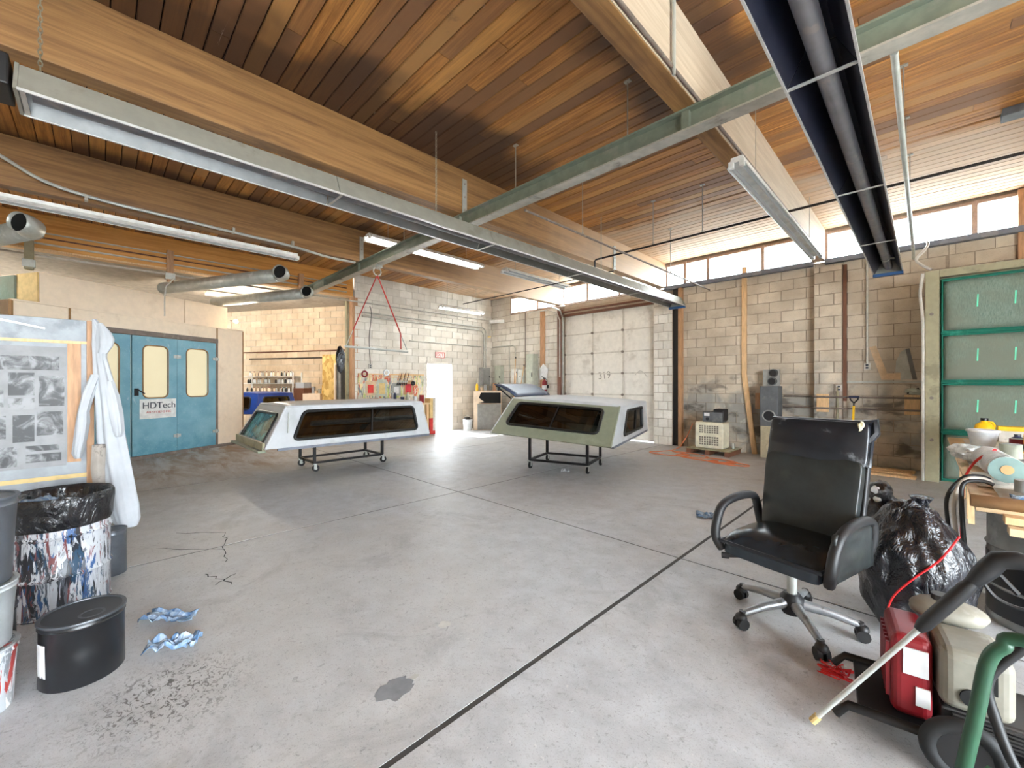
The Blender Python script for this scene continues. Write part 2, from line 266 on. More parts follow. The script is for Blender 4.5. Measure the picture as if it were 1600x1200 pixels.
# ------------------------------------------------------------------ mesh helpers
def mat(m): return MATS[m] if isinstance(m, str) else m
def frame_of(o):
    r = o
    while r.parent: r = r.parent
    return Matrix.LocRotScale(r.location, r.rotation_euler, None)
class MB:
    """collects shapes; build() links them as one mesh object. Coordinates are local to the parent thing, or world if world=True"""
    def __init__(s): s.v = []; s.f = []
    def add(s, vs, fs):
        o = len(s.v); s.v += [Vector(p) for p in vs]; s.f += [tuple(i + o for i in f) for f in fs]; return s
    def box(s, x0, x1, y0, y1, z0, z1):
        return s.add([(x0, y0, z0), (x1, y0, z0), (x1, y1, z0), (x0, y1, z0), (x0, y0, z1), (x1, y0, z1), (x1, y1, z1), (x0, y1, z1)],
                     [(0, 3, 2, 1), (4, 5, 6, 7), (0, 1, 5, 4), (1, 2, 6, 5), (2, 3, 7, 6), (3, 0, 4, 7)])
    def obox(s, c, size, rot=(0, 0, 0)):
        from mathutils import Euler
        R = Euler(rot).to_matrix(); hx, hy, hz = [k / 2 for k in size]; c = Vector(c)
        P = [c + R @ Vector(p) for p in [(-hx, -hy, -hz), (hx, -hy, -hz), (hx, hy, -hz), (-hx, hy, -hz), (-hx, -hy, hz), (hx, -hy, hz), (hx, hy, hz), (-hx, hy, hz)]]
        return s.add(P, [(0, 3, 2, 1), (4, 5, 6, 7), (0, 1, 5, 4), (1, 2, 6, 5), (2, 3, 7, 6), (3, 0, 4, 7)])
    def bar(s, a, b, w, h, up=(0, 0, 1)):
        a = Vector(a); b = Vector(b); d = (b - a).normalized(); u = Vector(up)
        if abs(d.dot(u)) > .98: u = Vector((1, 0, 0))
        x = d.cross(u).normalized() * w / 2; y = x.cross(d).normalized() * h / 2
        P = [a - x - y, a + x - y, a + x + y, a - x + y, b - x - y, b + x - y, b + x + y, b - x + y]
        return s.add(P, [(0, 1, 2, 3), (7, 6, 5, 4), (0, 4, 5, 1), (1, 5, 6, 2), (2, 6, 7, 3), (3, 7, 4, 0)])
    def tube(s, pts, r, n=8, caps=True, closed=False):
        P = [Vector(p) for p in pts]; m = len(P); rs = r if isinstance(r, (list, tuple)) else [r] * m
        def tan(i):
            if closed: return (P[(i + 1) % m] - P[i - 1]).normalized()
            return (P[min(i + 1, m - 1)] - P[max(i - 1, 0)]).normalized()
        t = tan(0); u = t.cross(Vector((0, 0, 1)))
        if u.length < .1: u = t.cross(Vector((1, 0, 0)))
        u.normalize(); vs = []; fs = []
        for i in range(m):
            t = tan(i); u = (u - t * u.dot(t)).normalized(); w = t.cross(u)
            vs += [P[i] + (u * math.cos(2 * PI * k / n) + w * math.sin(2 * PI * k / n)) * rs[i] for k in range(n)]
        R = m if closed else m - 1
        for i in range(R):
            for k in range(n):
                a = i * n + k; b = i * n + (k + 1) % n; j = ((i + 1) % m) * n
                fs.append((a, b, j + (k + 1) % n, j + k))
        if caps and not closed: fs += [tuple(range(n - 1, -1, -1)), tuple((m - 1) * n + k for k in range(n))]
        return s.add(vs, fs)
    def cyl(s, a, b, r, n=16, r2=None): return s.tube([a, b], [r, r if r2 is None else r2], n)
    def lathe(s, prof, n=24, c=(0, 0, 0), axis='Z', wob=None):
        vs = []; fs = []; m = len(prof); c = Vector(c)
        for j, (r, z) in enumerate(prof):
            for k in range(n):
                a = 2 * PI * k / n; rr = max(r, 1e-4) * (1 + (wob(a, z) if wob else 0))
                p = (rr * math.cos(a), rr * math.sin(a), z)
                if axis == 'X': p = (p[2], p[0], p[1])
                if axis == 'Y': p = (p[1], p[2], p[0])
                vs.append(c + Vector(p))
        for j in range(m - 1):
            for k in range(n):
                fs.append((j * n + k, j * n + (k + 1) % n, (j + 1) * n + (k + 1) % n, (j + 1) * n + k))
        fs += [tuple(range(n - 1, -1, -1)), tuple((m - 1) * n + k for k in range(n))]
        return s.add(vs, fs)
    def prism(s, poly, a, b, axis='Y'):
        """2-D outline extruded from a to b: axis Y takes (x,z), X takes (y,z), Z takes (x,y)"""
        n = len(poly); mk = {'Y': lambda p, t: (p[0], t, p[1]), 'X': lambda p, t: (t, p[0], p[1]), 'Z': lambda p, t: (p[0], p[1], t)}[axis]
        return s.add([mk(p, a) for p in poly] + [mk(p, b) for p in poly], [tuple(range(n)), tuple(range(2 * n - 1, n - 1, -1))] + [(i, i + n, (i + 1) % n + n, (i + 1) % n) for i in range(n)])
    def blob(s, c, rad, seed=0, amp=.15, freq=2.0, sub=3, fn=None):
        bm = bmesh.new(); bmesh.ops.create_icosphere(bm, subdivisions=sub, radius=1); c = Vector(c)
        vs = []
        for v in bm.verts:
            p = v.co.copy(); k = 1 + amp * noise.noise(p * freq + Vector((seed * 7.1, seed * 3.3, 0))) + amp * .5 * noise.noise(p * freq * 2.7 + Vector((seed, 0, 5)))
            q = Vector((p.x * rad[0] * k, p.y * rad[1] * k, p.z * rad[2] * k))
            if fn: q = fn(q, p)
            vs.append(c + q)
        fs = [tuple(v.index for v in f.verts) for f in bm.faces]; bm.free(); return s.add(vs, fs)
    def sheet(s, f, nu, nv):
        return s.add([f(i / nu, j / nv) for j in range(nv + 1) for i in range(nu + 1)],
                     [(j * (nu + 1) + i, j * (nu + 1) + i + 1, (j + 1) * (nu + 1) + i + 1, (j + 1) * (nu + 1) + i) for j in range(nv) for i in range(nu)])
    def ring(s, c4, hole, r, seg=4):
        """flat panel through four corner points with a rounded hole given in panel units (s0,s1,t0,t1)"""
        A, B, C_, D = [Vector(p) for p in c4]; mp = lambda a, b: (A * (1 - a) + B * a) * (1 - b) + (D * (1 - a) + C_ * a) * b
        lw = ((B - A).length + (C_ - D).length) / 2; lh = ((D - A).length + (C_ - B).length) / 2
        s0, s1, t0, t1 = hole; rx = r / lw; ry = r / lh; I = []; O = []
        for (cx, cy, sx, sy, a0) in ((s1 - rx, t1 - ry, 1, 1, 0), (s0 + rx, t1 - ry, 0, 1, 90), (s0 + rx, t0 + ry, 0, 0, 180), (s1 - rx, t0 + ry, 1, 0, 270)):
            for k in range(seg + 1):
                a = math.radians(a0 + 90 * k / seg); x = cx + rx * math.cos(a); y = cy + ry * math.sin(a); I.append((x, y))
                f = k / seg; q = a0 // 90
                vert_first = q in (0, 2)     # arc starts on a vertical side
                if f == .5: O.append((sx, sy))
                elif (f < .5) == vert_first: O.append((sx, y if f in (0, 1) else (y + sy) / 2))
                else: O.append((x if f in (0, 1) else (x + sx) / 2, sy))
        n = len(I)
        return s.add([mp(*p) for p in I] + [mp(*p) for p in O], [(i, i + n, (i + 1) % n + n, (i + 1) % n) for i in range(n)])
    def pane(s, c4, hole, r, seg=4):
        A, B, C_, D = [Vector(p) for p in c4]; mp = lambda a, b: (A * (1 - a) + B * a) * (1 - b) + (D * (1 - a) + C_ * a) * b
        lw = ((B - A).length + (C_ - D).length) / 2; lh = ((D - A).length + (C_ - B).length) / 2
        s0, s1, t0, t1 = hole; rx = r / lw; ry = r / lh; I = []
        for (cx, cy, a0) in ((s1 - rx, t1 - ry, 0), (s0 + rx, t1 - ry, 90), (s0 + rx, t0 + ry, 180), (s1 - rx, t0 + ry, 270)):
            for k in range(seg + 1):
                a = math.radians(a0 + 90 * k / seg); I.append(mp(cx + rx * math.cos(a), cy + ry * math.sin(a)))
        return s.add(I, [tuple(range(len(I)))])
    def build(s, name, m, parent=None, world=False, smooth=False, bevel=0, solid=0, sub=0, origin=True):
        vs = s.v
        if parent is not None and world:
            inv = frame_of(parent).inverted(); vs = [inv @ p for p in vs]
        loc = Vector((0, 0, 0))
        if parent is None and origin and vs:
            xs = [p.x for p in vs]; ys = [p.y for p in vs]; zs = [p.z for p in vs]
            loc = Vector(((min(xs) + max(xs)) / 2, (min(ys) + max(ys)) / 2, min(zs))); vs = [p - loc for p in vs]
        me = bpy.data.meshes.new(name); me.from_pydata([tuple(p) for p in vs], [], s.f); me.update()
        bm = bmesh.new(); bm.from_mesh(me); bmesh.ops.recalc_face_normals(bm, faces=bm.faces); bm.to_mesh(me); bm.free()
        me.materials.append(mat(m))
        if smooth:
            for p in me.polygons: p.use_smooth = True
        o = bpy.data.objects.new(name, me); COL.objects.link(o); o.location = loc
        if parent is not None: o.parent = parent
        if solid: k = o.modifiers.new('thick', 'SOLIDIFY'); k.thickness = solid; k.offset = 0
        if bevel: k = o.modifiers.new('round', 'BEVEL'); k.width = bevel; k.segments = 4 if bevel >= .02 else 2; k.limit_method = 'ANGLE'
        if sub: k = o.modifiers.new('smooth', 'SUBSURF'); k.levels = sub; k.render_levels = sub
        if smooth and not sub:
            try: me.set_sharp_from_angle(angle=math.radians(50))
            except Exception: pass
        return o
def tag(o, label, cat=None, group=None, kind=None):
    o['label'] = label
    if cat: o['category'] = cat
    if group: o['group'] = group
    if kind: o['kind'] = kind
    return o
def thing(name, label, cat, loc=(0, 0, 0), rotz=0, group=None, kind=None, rot=None):
    o = bpy.data.objects.new(name, None); COL.objects.link(o); o.location = loc; o.rotation_euler = rot or (0, 0, rotz); o.empty_display_size = .1
    return tag(o, label, cat, group, kind)
def copy_tree(o, parent=None):
    c = o.copy(); COL.objects.link(c); c.parent = parent
    for ch in [x for x in o.children]: copy_tree(ch, c)
    return c
def text_mesh(name, body, size, m, parent, M4, ext=.001):
    cu = bpy.data.curves.new(name, 'FONT'); cu.body = body; cu.size = size; cu.extrude = ext; cu.align_x = 'CENTER'; cu.align_y = 'CENTER'
    t = bpy.data.objects.new(name + '_tmp', cu); COL.objects.link(t)
    dg = bpy.context.evaluated_depsgraph_get(); me = bpy.data.meshes.new_from_object(t.evaluated_get(dg))
    bpy.data.objects.remove(t); me.transform(M4); me.materials.clear(); me.materials.append(mat(m)); me.name = name
    o = bpy.data.objects.new(name, me); COL.objects.link(o); o.parent = parent; return o
def rect_cut(u0, u1, v0, v1, holes):
    """split a rectangle around rectangular holes"""
    R = [(u0, u1, v0, v1)]
    for (a, b, c, d) in holes:
        N = []
        for (p, q, r, t) in R:
            if b <= p or a >= q or d <= r or c >= t: N.append((p, q, r, t)); continue
            if p < a: N.append((p, a, r, t))
            if b < q: N.append((b, q, r, t))
            x0, x1 = max(p, a), min(q, b)
            if r < c: N.append((x0, x1, r, c))
            if d < t: N.append((x0, x1, d, t))
        R = N
    return R
UNIT = {}
def unit_box(m):
    if m in UNIT: return UNIT[m]
    me = bpy.data.meshes.new('block_' + m); b = .012
    bm = bmesh.new(); bmesh.ops.create_cube(bm, size=1.0); bmesh.ops.bevel(bm, geom=[e for e in bm.edges if all(v.co.y < 0 for v in e.verts)], offset=.02, segments=1, affect='EDGES')
    bm.to_mesh(me); bm.free(); me.materials.append(mat(m)); UNIT[m] = me; return me
def block_wall(parent, u0, u1, z0, z1, holes, m, place, bw=.4, bh=.2, joint=.011, limit=300, pref=None, name='block', seed=1):
    """courses of blocks in running bond; each block its own object (largest ones first), the rest joined"""
    rng = random.Random(seed); L = []
    k = 0; z = z0
    while z < z1 - .02:
        zt = min(z + bh, z1); u = u0 - (bw / 2 if k % 2 else 0) - .13
        while u < u1:
            for (a, b, c, d) in rect_cut(max(u, u0), min(u + bw, u1), z, zt, holes):
                if b - a > .05 and d - c > .05: L.append((a, b, c, d))
            u += bw
        z += bh; k += 1
    if pref: L.sort(key=pref)
    rest = MB()
    for i, (a, b, c, d) in enumerate(L):
        t = .03 + rng.uniform(-.003, .004); s = (b - a - joint, t, d - c - joint)
        loc, rz = place((a + b) / 2, (c + d) / 2, t / 2 - .03)
        if i < limit:
            o = bpy.data.objects.new(name, unit_box(m)); COL.objects.link(o); o.location = loc; o.rotation_euler = (0, 0, rz); o.scale = s; o.parent = parent
        else: rest.obox(loc, s, (0, 0, rz))
    if rest.v: r = rest.build('block_courses', m, parent); r['kind'] = 'stuff'

# ------------------------------------------------------------------ the setting
WY, WX, CZ = 9.34, -10.29, 4.20
# ground outside and concrete slabs inside
g = MB().box(-60, 60, -60, 60, -.30, -.16).build('ground', 'ext_ground', origin=False); tag(g, 'pale concrete yard outside the building', 'ground', kind='structure')
fl = MB().box(-24, 6, -6, WY + .2, -.16, -.03).build('floor', 'dark_hole', origin=False); tag(fl, 'grey stained concrete floor with saw-cut joints', 'floor', kind='structure')
xs = [-24, -10.2, -7.25, -4.3, -1.4, 1.6, 6]; ys = [-6, 3.31, WY + .2]
for i in range(len(xs) - 1):
    for j in range(len(ys) - 1):
        ex = .014; e = .009
        MB().box(xs[i] + (ex if xs[i] == -1.4 else .008), xs[i + 1] - (ex if xs[i + 1] == -1.4 else .008), ys[j] + e, ys[j + 1] - e, -.03, 0).build('floor_slab', 'concrete_floor', fl)
jn = MB()
for x in xs[1:-1]: jn.box(x - .0155, x + .0155, -6, WY + .2, -.02, -.0015)
for y_ in ys[1:-1]: jn.box(-24, 6, y_ - .0155, y_ + .0155, -.02, -.003)
M('joint_sealant', (62, 60, 58), .8); jn.build('joint_sealant', 'joint_sealant', fl)
# hairline cracks with their own depth of dark filler
crk = MB()
def crack(pts, w=.006):
    for (a, b) in zip(pts, pts[1:]): crk.bar((a[0], a[1], .0005), (b[0], b[1], .0005), w * random.uniform(.5, 1.2), .001)
def jag(p, q, n, amp):
    return [(p[0] + (q[0] - p[0]) * t / n + (random.uniform(-amp, amp) if 0 < t < n else 0), p[1] + (q[1] - p[1]) * t / n + (random.uniform(-amp, amp) if 0 < t < n else 0)) for t in range(n + 1)]
crack(jag((-4.98, .52), (-4.67, .85), 8, .02)); crack(jag((-4.67, .85), (-3.9, .71), 12, .025)); crack(jag((-4.62, .35), (-4.2, .76), 8, .015)); crack(jag((-3.75, .56), (-3.43, .66), 8, .025)); crack(jag((-3.6, .72), (-3.5, .58), 5, .015))
crk.build('crack', 'dark_hole', fl)
# worn patches of spilled primer (flat marks on the slab)
def stain(cx, cy, rx, ry, m, seed):
    rng = random.Random(seed); n = 22
    P = [(cx + rx * (1 + rng.uniform(-.25, .25)) * math.cos(2 * PI * k / n), cy + ry * (1 + rng.uniform(-.25, .25)) * math.sin(2 * PI * k / n)) for k in range(n)]
    MB().prism(P, .0002, .0012, 'Z').build('stain', m, fl)
M('stain_dark', (128, 130, 134), .7, col2=(104, 106, 110), s2=14); M('stain_pale', (192, 190, 184), .8)
stain(-1.72, .97, .065, .085, 'stain_dark', 3); stain(-1.985, 1.43, .03, .035, 'stain_pale', 5); stain(-1.73, 1.07, .018, .022, 'stain_pale', 8)

# ceiling: deck with boards running across the beams
cl = MB().box(-10.5, 5.2, -4.2, WY + .25, CZ + .028, CZ + .2).build('ceiling', 'dark_hole', origin=False); tag(cl, 'varnished wooden plank ceiling with dark stains', 'ceiling', kind='structure')
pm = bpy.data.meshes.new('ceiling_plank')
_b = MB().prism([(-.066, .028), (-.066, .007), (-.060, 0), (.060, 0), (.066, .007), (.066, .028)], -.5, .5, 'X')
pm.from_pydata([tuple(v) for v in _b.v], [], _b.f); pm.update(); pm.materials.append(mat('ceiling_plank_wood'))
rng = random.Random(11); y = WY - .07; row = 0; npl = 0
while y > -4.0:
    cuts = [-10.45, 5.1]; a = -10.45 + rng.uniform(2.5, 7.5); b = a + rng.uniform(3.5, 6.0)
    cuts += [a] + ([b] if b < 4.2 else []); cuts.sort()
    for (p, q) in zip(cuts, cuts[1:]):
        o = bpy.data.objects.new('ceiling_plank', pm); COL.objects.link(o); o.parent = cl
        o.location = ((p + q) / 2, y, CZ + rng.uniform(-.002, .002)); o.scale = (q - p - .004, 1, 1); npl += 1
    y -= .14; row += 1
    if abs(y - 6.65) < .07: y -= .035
# glulam beams
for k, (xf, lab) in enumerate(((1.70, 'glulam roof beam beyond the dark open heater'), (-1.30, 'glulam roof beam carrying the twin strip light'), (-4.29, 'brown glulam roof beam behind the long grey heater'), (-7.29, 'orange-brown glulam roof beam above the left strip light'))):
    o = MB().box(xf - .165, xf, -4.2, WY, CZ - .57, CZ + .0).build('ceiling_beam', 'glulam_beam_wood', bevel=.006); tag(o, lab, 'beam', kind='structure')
    if k == 1: MB().box(xf, xf + .004, -4.2, WY, CZ - .565, CZ).build('pale_face', 'pale_beam_wood', o, world=True)  # thin paler skin over this one side of the beam
o = MB().box(WX - .165, WX, -4.2, 4.58, CZ - .57, CZ).build('ceiling_beam', 'lit_beam_wood', bevel=.006); tag(o, 'orange glulam beam over the opening to the side bay', 'beam', kind='structure')
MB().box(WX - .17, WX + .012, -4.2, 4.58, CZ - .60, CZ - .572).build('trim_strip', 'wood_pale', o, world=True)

# right wall (along X at WY)
GD = (-7.24, -4.52, 0, 3.30)
wr = MB()
for (a, b, c, d) in rect_cut(-10.49, 5.2, 0, 3.62, [GD]): wr.box(a, b, WY + .012, WY + .22, c, d)
wr.box(-10.49, -9.42, WY + .012, WY + .22, 3.62, CZ); wr.box(-10.49, 5.2, WY + .05, WY + .22, 4.16, CZ + .02)
wr = wr.build('wall_right', 'mortar', origin=False); tag(wr, 'tan concrete block wall with overspray stains and high windows', 'wall', kind='structure')
def pl_right(u, z, dy): return (u, WY + .012 - .012 + .015 - dy * 0 + .0, z), 0
def pl_right(u, z, k): return (u, WY + .014, z), 0
block_wall(wr, -4.05, .25, 0, 3.6, [(-1.44, -1.04, 0, 3.5), (.02, .3, 0, 2.85)], 'block_tan', pl_right, limit=190, seed=3)
block_wall(wr, .25, 2.6, 2.8, 3.6, [], 'block_tan', pl_right, limit=24, seed=8)
block_wall(wr, 2.66, 5.2, 0, 3.6, [], 'block_tan', pl_right, limit=0, seed=15)
block_wall(wr, -10.29, -7.42, 0, 3.6, [], 'block_white', pl_right, limit=86, pref=lambda r: -r[2], seed=4)
block_wall(wr, -10.29, -9.42, 3.6, 4.2, [], 'block_white', pl_right, limit=0, seed=5)
block_wall(wr, -7.24, -4.52, 3.3, 3.6, [], 'block_tan', pl_right, limit=0, seed=6)
# pilaster under the beam and pier beside the shutter door
pi_ = MB().box(-1.44, -1.04, WY - .13, WY + .012, 0, 3.5).build('wall_pilaster', 'mortar', origin=False); tag(pi_, 'block pilaster under the glulam beam, grey overspray at chest height', 'pilaster', kind='structure')
block_wall(pi_, -1.44, -1.04, 0, 3.5, [], 'block_tan', lambda u, z, k: ((u, WY - .136, z), 0), bw=.42, seed=9)
pr = MB().box(-4.52, -4.08, WY - .10, WY + .012, 0, 3.3).build('wall_pier', 'mortar', origin=False); tag(pr, 'narrow block pier beside the sectional overhead door', 'pier', kind='structure')
block_wall(pr, -4.52, -4.08, 0, 3.3, [], 'block_white', lambda u, z, k: ((u, WY - .106, z), 0), bw=.24, seed=10)
# back wall (along Y at WX)
ED = (6.78, 7.68, 0, 2.0)
wb = MB()
for (a, b, c, d) in rect_cut(4.62, WY + .2, 0, CZ, [ED]): wb.box(WX - .22, WX - .012, a, b, c, d)
wb = wb.build('wall_back', 'mortar_white', origin=False); tag(wb, 'pale painted concrete block wall with the exit doorway', 'wall', kind='structure')
block_wall(wb, 4.62, WY, 0, CZ, [ED], 'block_white', lambda u, z, k: ((WX - .014, u, z), PI / 2), seed=12, limit=270, pref=lambda r: -r[2])
# side bay: end wall, side wall, ceiling; the bay stands 30 degrees askew to the hall
A0 = Vector((-10.5, 6.26, 0)); RA = math.radians(210)
wa = thing('wall_annex', 'cream painted block wall of the side bay behind the paint shelves', 'wall', A0, RA, kind='structure')
MB().box(-.05, 12, -.2, -.012, 0, 3.78).build('wall_face', 'mortar_white', wa)
block_wall(wa, .1, 7.2, 1.2, 3.75, [], 'block_cream', lambda u, z, k: ((u, -.014, z), PI), seed=13, limit=280)
block_wall(wa, .1, 7.2, 0, 1.2, [], 'block_cream', lambda u, z, k: ((u, -.014, z), PI), seed=14, limit=0)
E1 = Vector((-.5, .866, 0)); E2 = Vector((-.866, -.5, 0)); P0 = Vector((-11.5, 2.42, 0))
ws = thing('wall_annex_side', 'far block wall behind the spray booth', 'wall', A0 + E2 * 11.0, math.radians(300), kind='structure')
MB().box(0, 15, -.2, 0, 0, 3.78).build('wall_face', 'block_cream', ws)
ac = MB().prism([(-10.46, -12), (-10.46, 6.3), (-20.9, .27), (-20.9, -12)], 3.74, 3.95, 'Z').build('ceiling_annex', 'annex_ceiling_paint', origin=False); tag(ac, 'low white ceiling of the side bay', 'ceiling', kind='structure')
po = MB().box(WX - .19, WX + .0, 4.56, 4.76, 0, CZ - .57).build('trim_post', 'wood_orange', bevel=.005); tag(po, 'orange wooden post where the block wall ends', 'post', kind='structure')
po2 = MB().box(WX - .30, WX - .195, 4.5, 4.62, 0, CZ - .6).build('trim_post', 'olive_frame', bevel=.005); tag(po2, 'olive painted jamb beside the orange wooden post', 'post', kind='structure')

# unseen walls added behind the camera; the vehicle doorway's size sets the fill light
o = MB().box(-10.5, 5.4, -4.4, -4.2, 0, CZ + .2).build('wall_front_unseen', 'block_tan', origin=False); tag(o, 'unseen block wall added behind the viewer to cut fill light', 'wall', kind='structure')
m_ = MB()
for (a, b, c, d) in rect_cut(-4.4, WY + .2, 0, CZ + .2, [(-3.0, 3.0, 0, 3.2)]): m_.box(5.2, 5.4, a, b, c, d)
o = m_.build('wall_east_unseen', 'block_tan', origin=False); tag(o, 'unseen block wall added with an open vehicle doorway to let light in', 'wall', kind='structure')
# clerestory windows
def window(n, x0, x1, mull, lab, z0=3.64, z1=4.16):
    w = thing('window_%d' % n, lab, 'window', ((x0 + x1) / 2, WY + .06, z0), kind='structure')
    fr = MB(); fr.box(x0, x1, WY + .02, WY + .12, z0, z0 + .03); fr.box(x0, x1, WY + .02, WY + .12, z1 - .045, z1)
    fr.build('frame', 'wood_window_glare', w, world=True)
    ed = [x0] + mull + [x1]
    for i, e in enumerate(ed):
        h = .03 if 0 < i < len(ed) - 1 else .02
        MB().box(e - h, e + h, WY + .0, WY + .12, z0, z1).build('mullion', 'wood_window_glare', w, world=True)
    for (a, b) in zip(ed, ed[1:]):
        MB().box(a + .03, b - .03, WY + .07, WY + .076, z0 + .03, z1 - .045).build('pane', 'window_glass', w, world=True)
window(1, -9.40, -7.48, [-8.26], 'high clerestory window above the electrical panels')
window(2, -7.27, -4.47, [-6.47, -5.5], 'high clerestory window above the sectional overhead door')
window(3, -4.27, -1.48, [-3.84, -3.34, -2.30], 'high clerestory window between the two middle roof beams')
window(4, -1.28, 5.1, [-.55, .52, .98, 2.6, 3.9], 'high clerestory window behind the dark open heater')
ln = MB().box(-4.27, -1.47, WY - .12, WY + .01, 3.56, 3.575).box(-4.27, -1.47, WY - .02, WY + .01, 3.575, 3.66).box(-4.27, -1.47, WY - .12, WY - .105, 3.575, 3.64)
o = ln.build('trim_1', 'lintel_steel'); tag(o, 'grey steel sill channel under the middle clerestory window', 'sill', kind='structure')
ln = MB().box(-1.29, 1.6, WY - .12, WY + .01, 3.56, 3.575).box(-1.29, 1.6, WY - .02, WY + .01, 3.575, 3.66).box(-1.29, 1.6, WY - .12, WY - .105, 3.575, 3.64)
o = ln.build('trim_2', 'lintel_steel'); tag(o, 'grey steel sill channel above the green filter bank', 'sill', kind='structure')
o = MB().box(.93, 1.02, WY - .06, WY, 3.05, CZ - .02).build('trim_3', 'wood_orange'); tag(o, 'wooden stud crossing the sill above the green filters', 'post', kind='structure')

# exit doorway with the leaf swung out
d1 = thing('door_1', 'open exit doorway blown out by daylight, white leaf swung outside', 'door', (WX, 7.23, 0), kind='structure')
f = MB(); f.box(WX - .2, WX + .02, 6.74, 6.79, 0, 2.05); f.box(WX - .2, WX + .02, 7.67, 7.72, 0, 2.05); f.box(WX - .2, WX + .02, 6.74, 7.72, 2.0, 2.05)
f.build('door_frame', 'door_white', d1, world=True, bevel=.004)
MB().obox((WX - .48, 7.60, 1.0), (.86, .045, 1.97), (0, 0, math.radians(-22))).build('door_leaf', 'lamp_white', d1, world=True, bevel=.003)
MB().tube([(WX - .75, 7.64, 1.0), (WX - .75, 7.57, 1.0), (WX - .66, 7.56, 1.0)], .012).build('lever', 'galv', d1, world=True, smooth=True)
# sectional overhead door: five sections of three panels
d2 = thing('door_2', 'white sectional overhead door with panel ribs and scribbled numbers', 'door', ((GD[0] + GD[1]) / 2, WY + .08, 0), kind='structure')
cw = (GD[1] - GD[0]) / 3; rh = 3.28 / 6
for r in range(6):
    for c in range(3):
        x0 = GD[0] + c * cw; z0 = .035 + r * rh
        MB().box(x0 + .012, x0 + cw - .012, WY + .075, WY + .11, z0 + .006, z0 + rh - .006).build('door_panel', 'door_white', d2, world=True, bevel=.01)
    MB().box(GD[0], GD[1], WY + .06, WY + .078, r * rh + .018, r * rh + .050).build('section_rail', 'door_rail', d2, world=True)
for c in (0, 1, 2, 3):
    MB().box(GD[0] + c * cw - .022, GD[0] + c * cw + .022, WY + .055, WY + .077, .03, 3.29).build('stile', 'door_rail', d2, world=True)
    for r in range(1, 6):
        MB().cyl((GD[0] + c * cw, WY + .05, r * rh + .035), (GD[0] + c * cw, WY + .02, r * rh + .035), .033, 10).build('hinge', 'booth_steel', d2, world=True)
text_mesh('scribbled_number', '319', .26, 'scribble', d2, Matrix.Translation(frame_of(d2).inverted() @ Vector((-5.98, WY + .073, 1.62))) @ Matrix.Rotation(PI / 2, 4, 'X') @ Matrix.Rotation(.1, 4, 'Z'))
sw = MB().tube([(-5.1 + i * .04, WY + .073, 1.62 + .10 * math.sin(i * .45)) for i in range(9)], .006, 5).build('scribble_mark', 'scribble', d2, world=True)
for sx in (GD[0] - .05, GD[1] + .02):
    o = MB().bar((sx, WY - .03, .02), (sx, WY - .03, 3.3), .05, .06).tube([(sx, WY - .03, 3.28), (sx, WY - .12, 3.46), (sx, WY - .3, 3.5), (sx, WY - .5, 3.52)], .02, 6).build('door_track', 'galv', d2, world=True)
MB().cyl((GD[0] - .1, WY - .06, 3.42), (GD[1] + .1, WY - .06, 3.42), .028, 10).build('torsion_shaft', 'wood_brown', d2, world=True, smooth=True)
MB().box(GD[0], GD[1], WY - .02, WY + .02, 3.3, 3.36).build('head_plate', 'wood_brown', d2, world=True)
o = MB().box(-7.42, -7.30, WY - .1, WY + .02, 0, 3.5).build('trim_4', 'wood_brown'); tag(o, 'dark brown post at the panel side of the overhead door', 'post', kind='structure')
o = MB().box(-4.08, -3.96, WY - .06, WY + .02, 0, 3.55).build('trim_5', 'black_steel'); tag(o, 'dark steel channel beside the block pier', 'post', kind='structure')
o = MB().box(-3.95, -3.87, WY - .10, WY + .01, 0, 3.56).build('trim_6', 'wood_orange'); tag(o, 'reddish wooden post between steel channel and block wall', 'post', kind='structure')
o = MB().box(-1.035, -.985, WY - .06, WY + .01, 1.1, 3.5).build('trim_7', 'wood_brown'); tag(o, 'dark brown strip down the edge of the pilaster', 'strip', kind='structure')
o = MB().box(-8.12, -7.95, WY - .04, WY + .01, 0.9, 3.62).build('trim_8', 'wood_orange'); tag(o, 'orange wooden post behind the paper sign', 'post', kind='structure')
# letters left on the wall by spraying around a template (flat marks)
def wallmark(poly, m, name='sprayed_mark'):
    MB().prism(poly, WY - .003, WY + .004, 'Y').build(name, m, wr, world=True)
wallmark([(-.69, 2.03), (-.60, 2.05), (-.46, 1.58), (-.30, 1.58), (-.30, 1.47), (-.53, 1.47)], 'spray_orange')
wallmark([(-.36, 1.60), (-.35, 1.78), (-.30, 1.92), (-.24, 1.97), (-.16, 1.47), (-.29, 1.47), (-.29, 1.59)], 'spray_grey')
wallmark([(-.24, 1.975), (-.19, 1.98), (-.10, 1.47), (-.155, 1.47)], 'spray_dark')
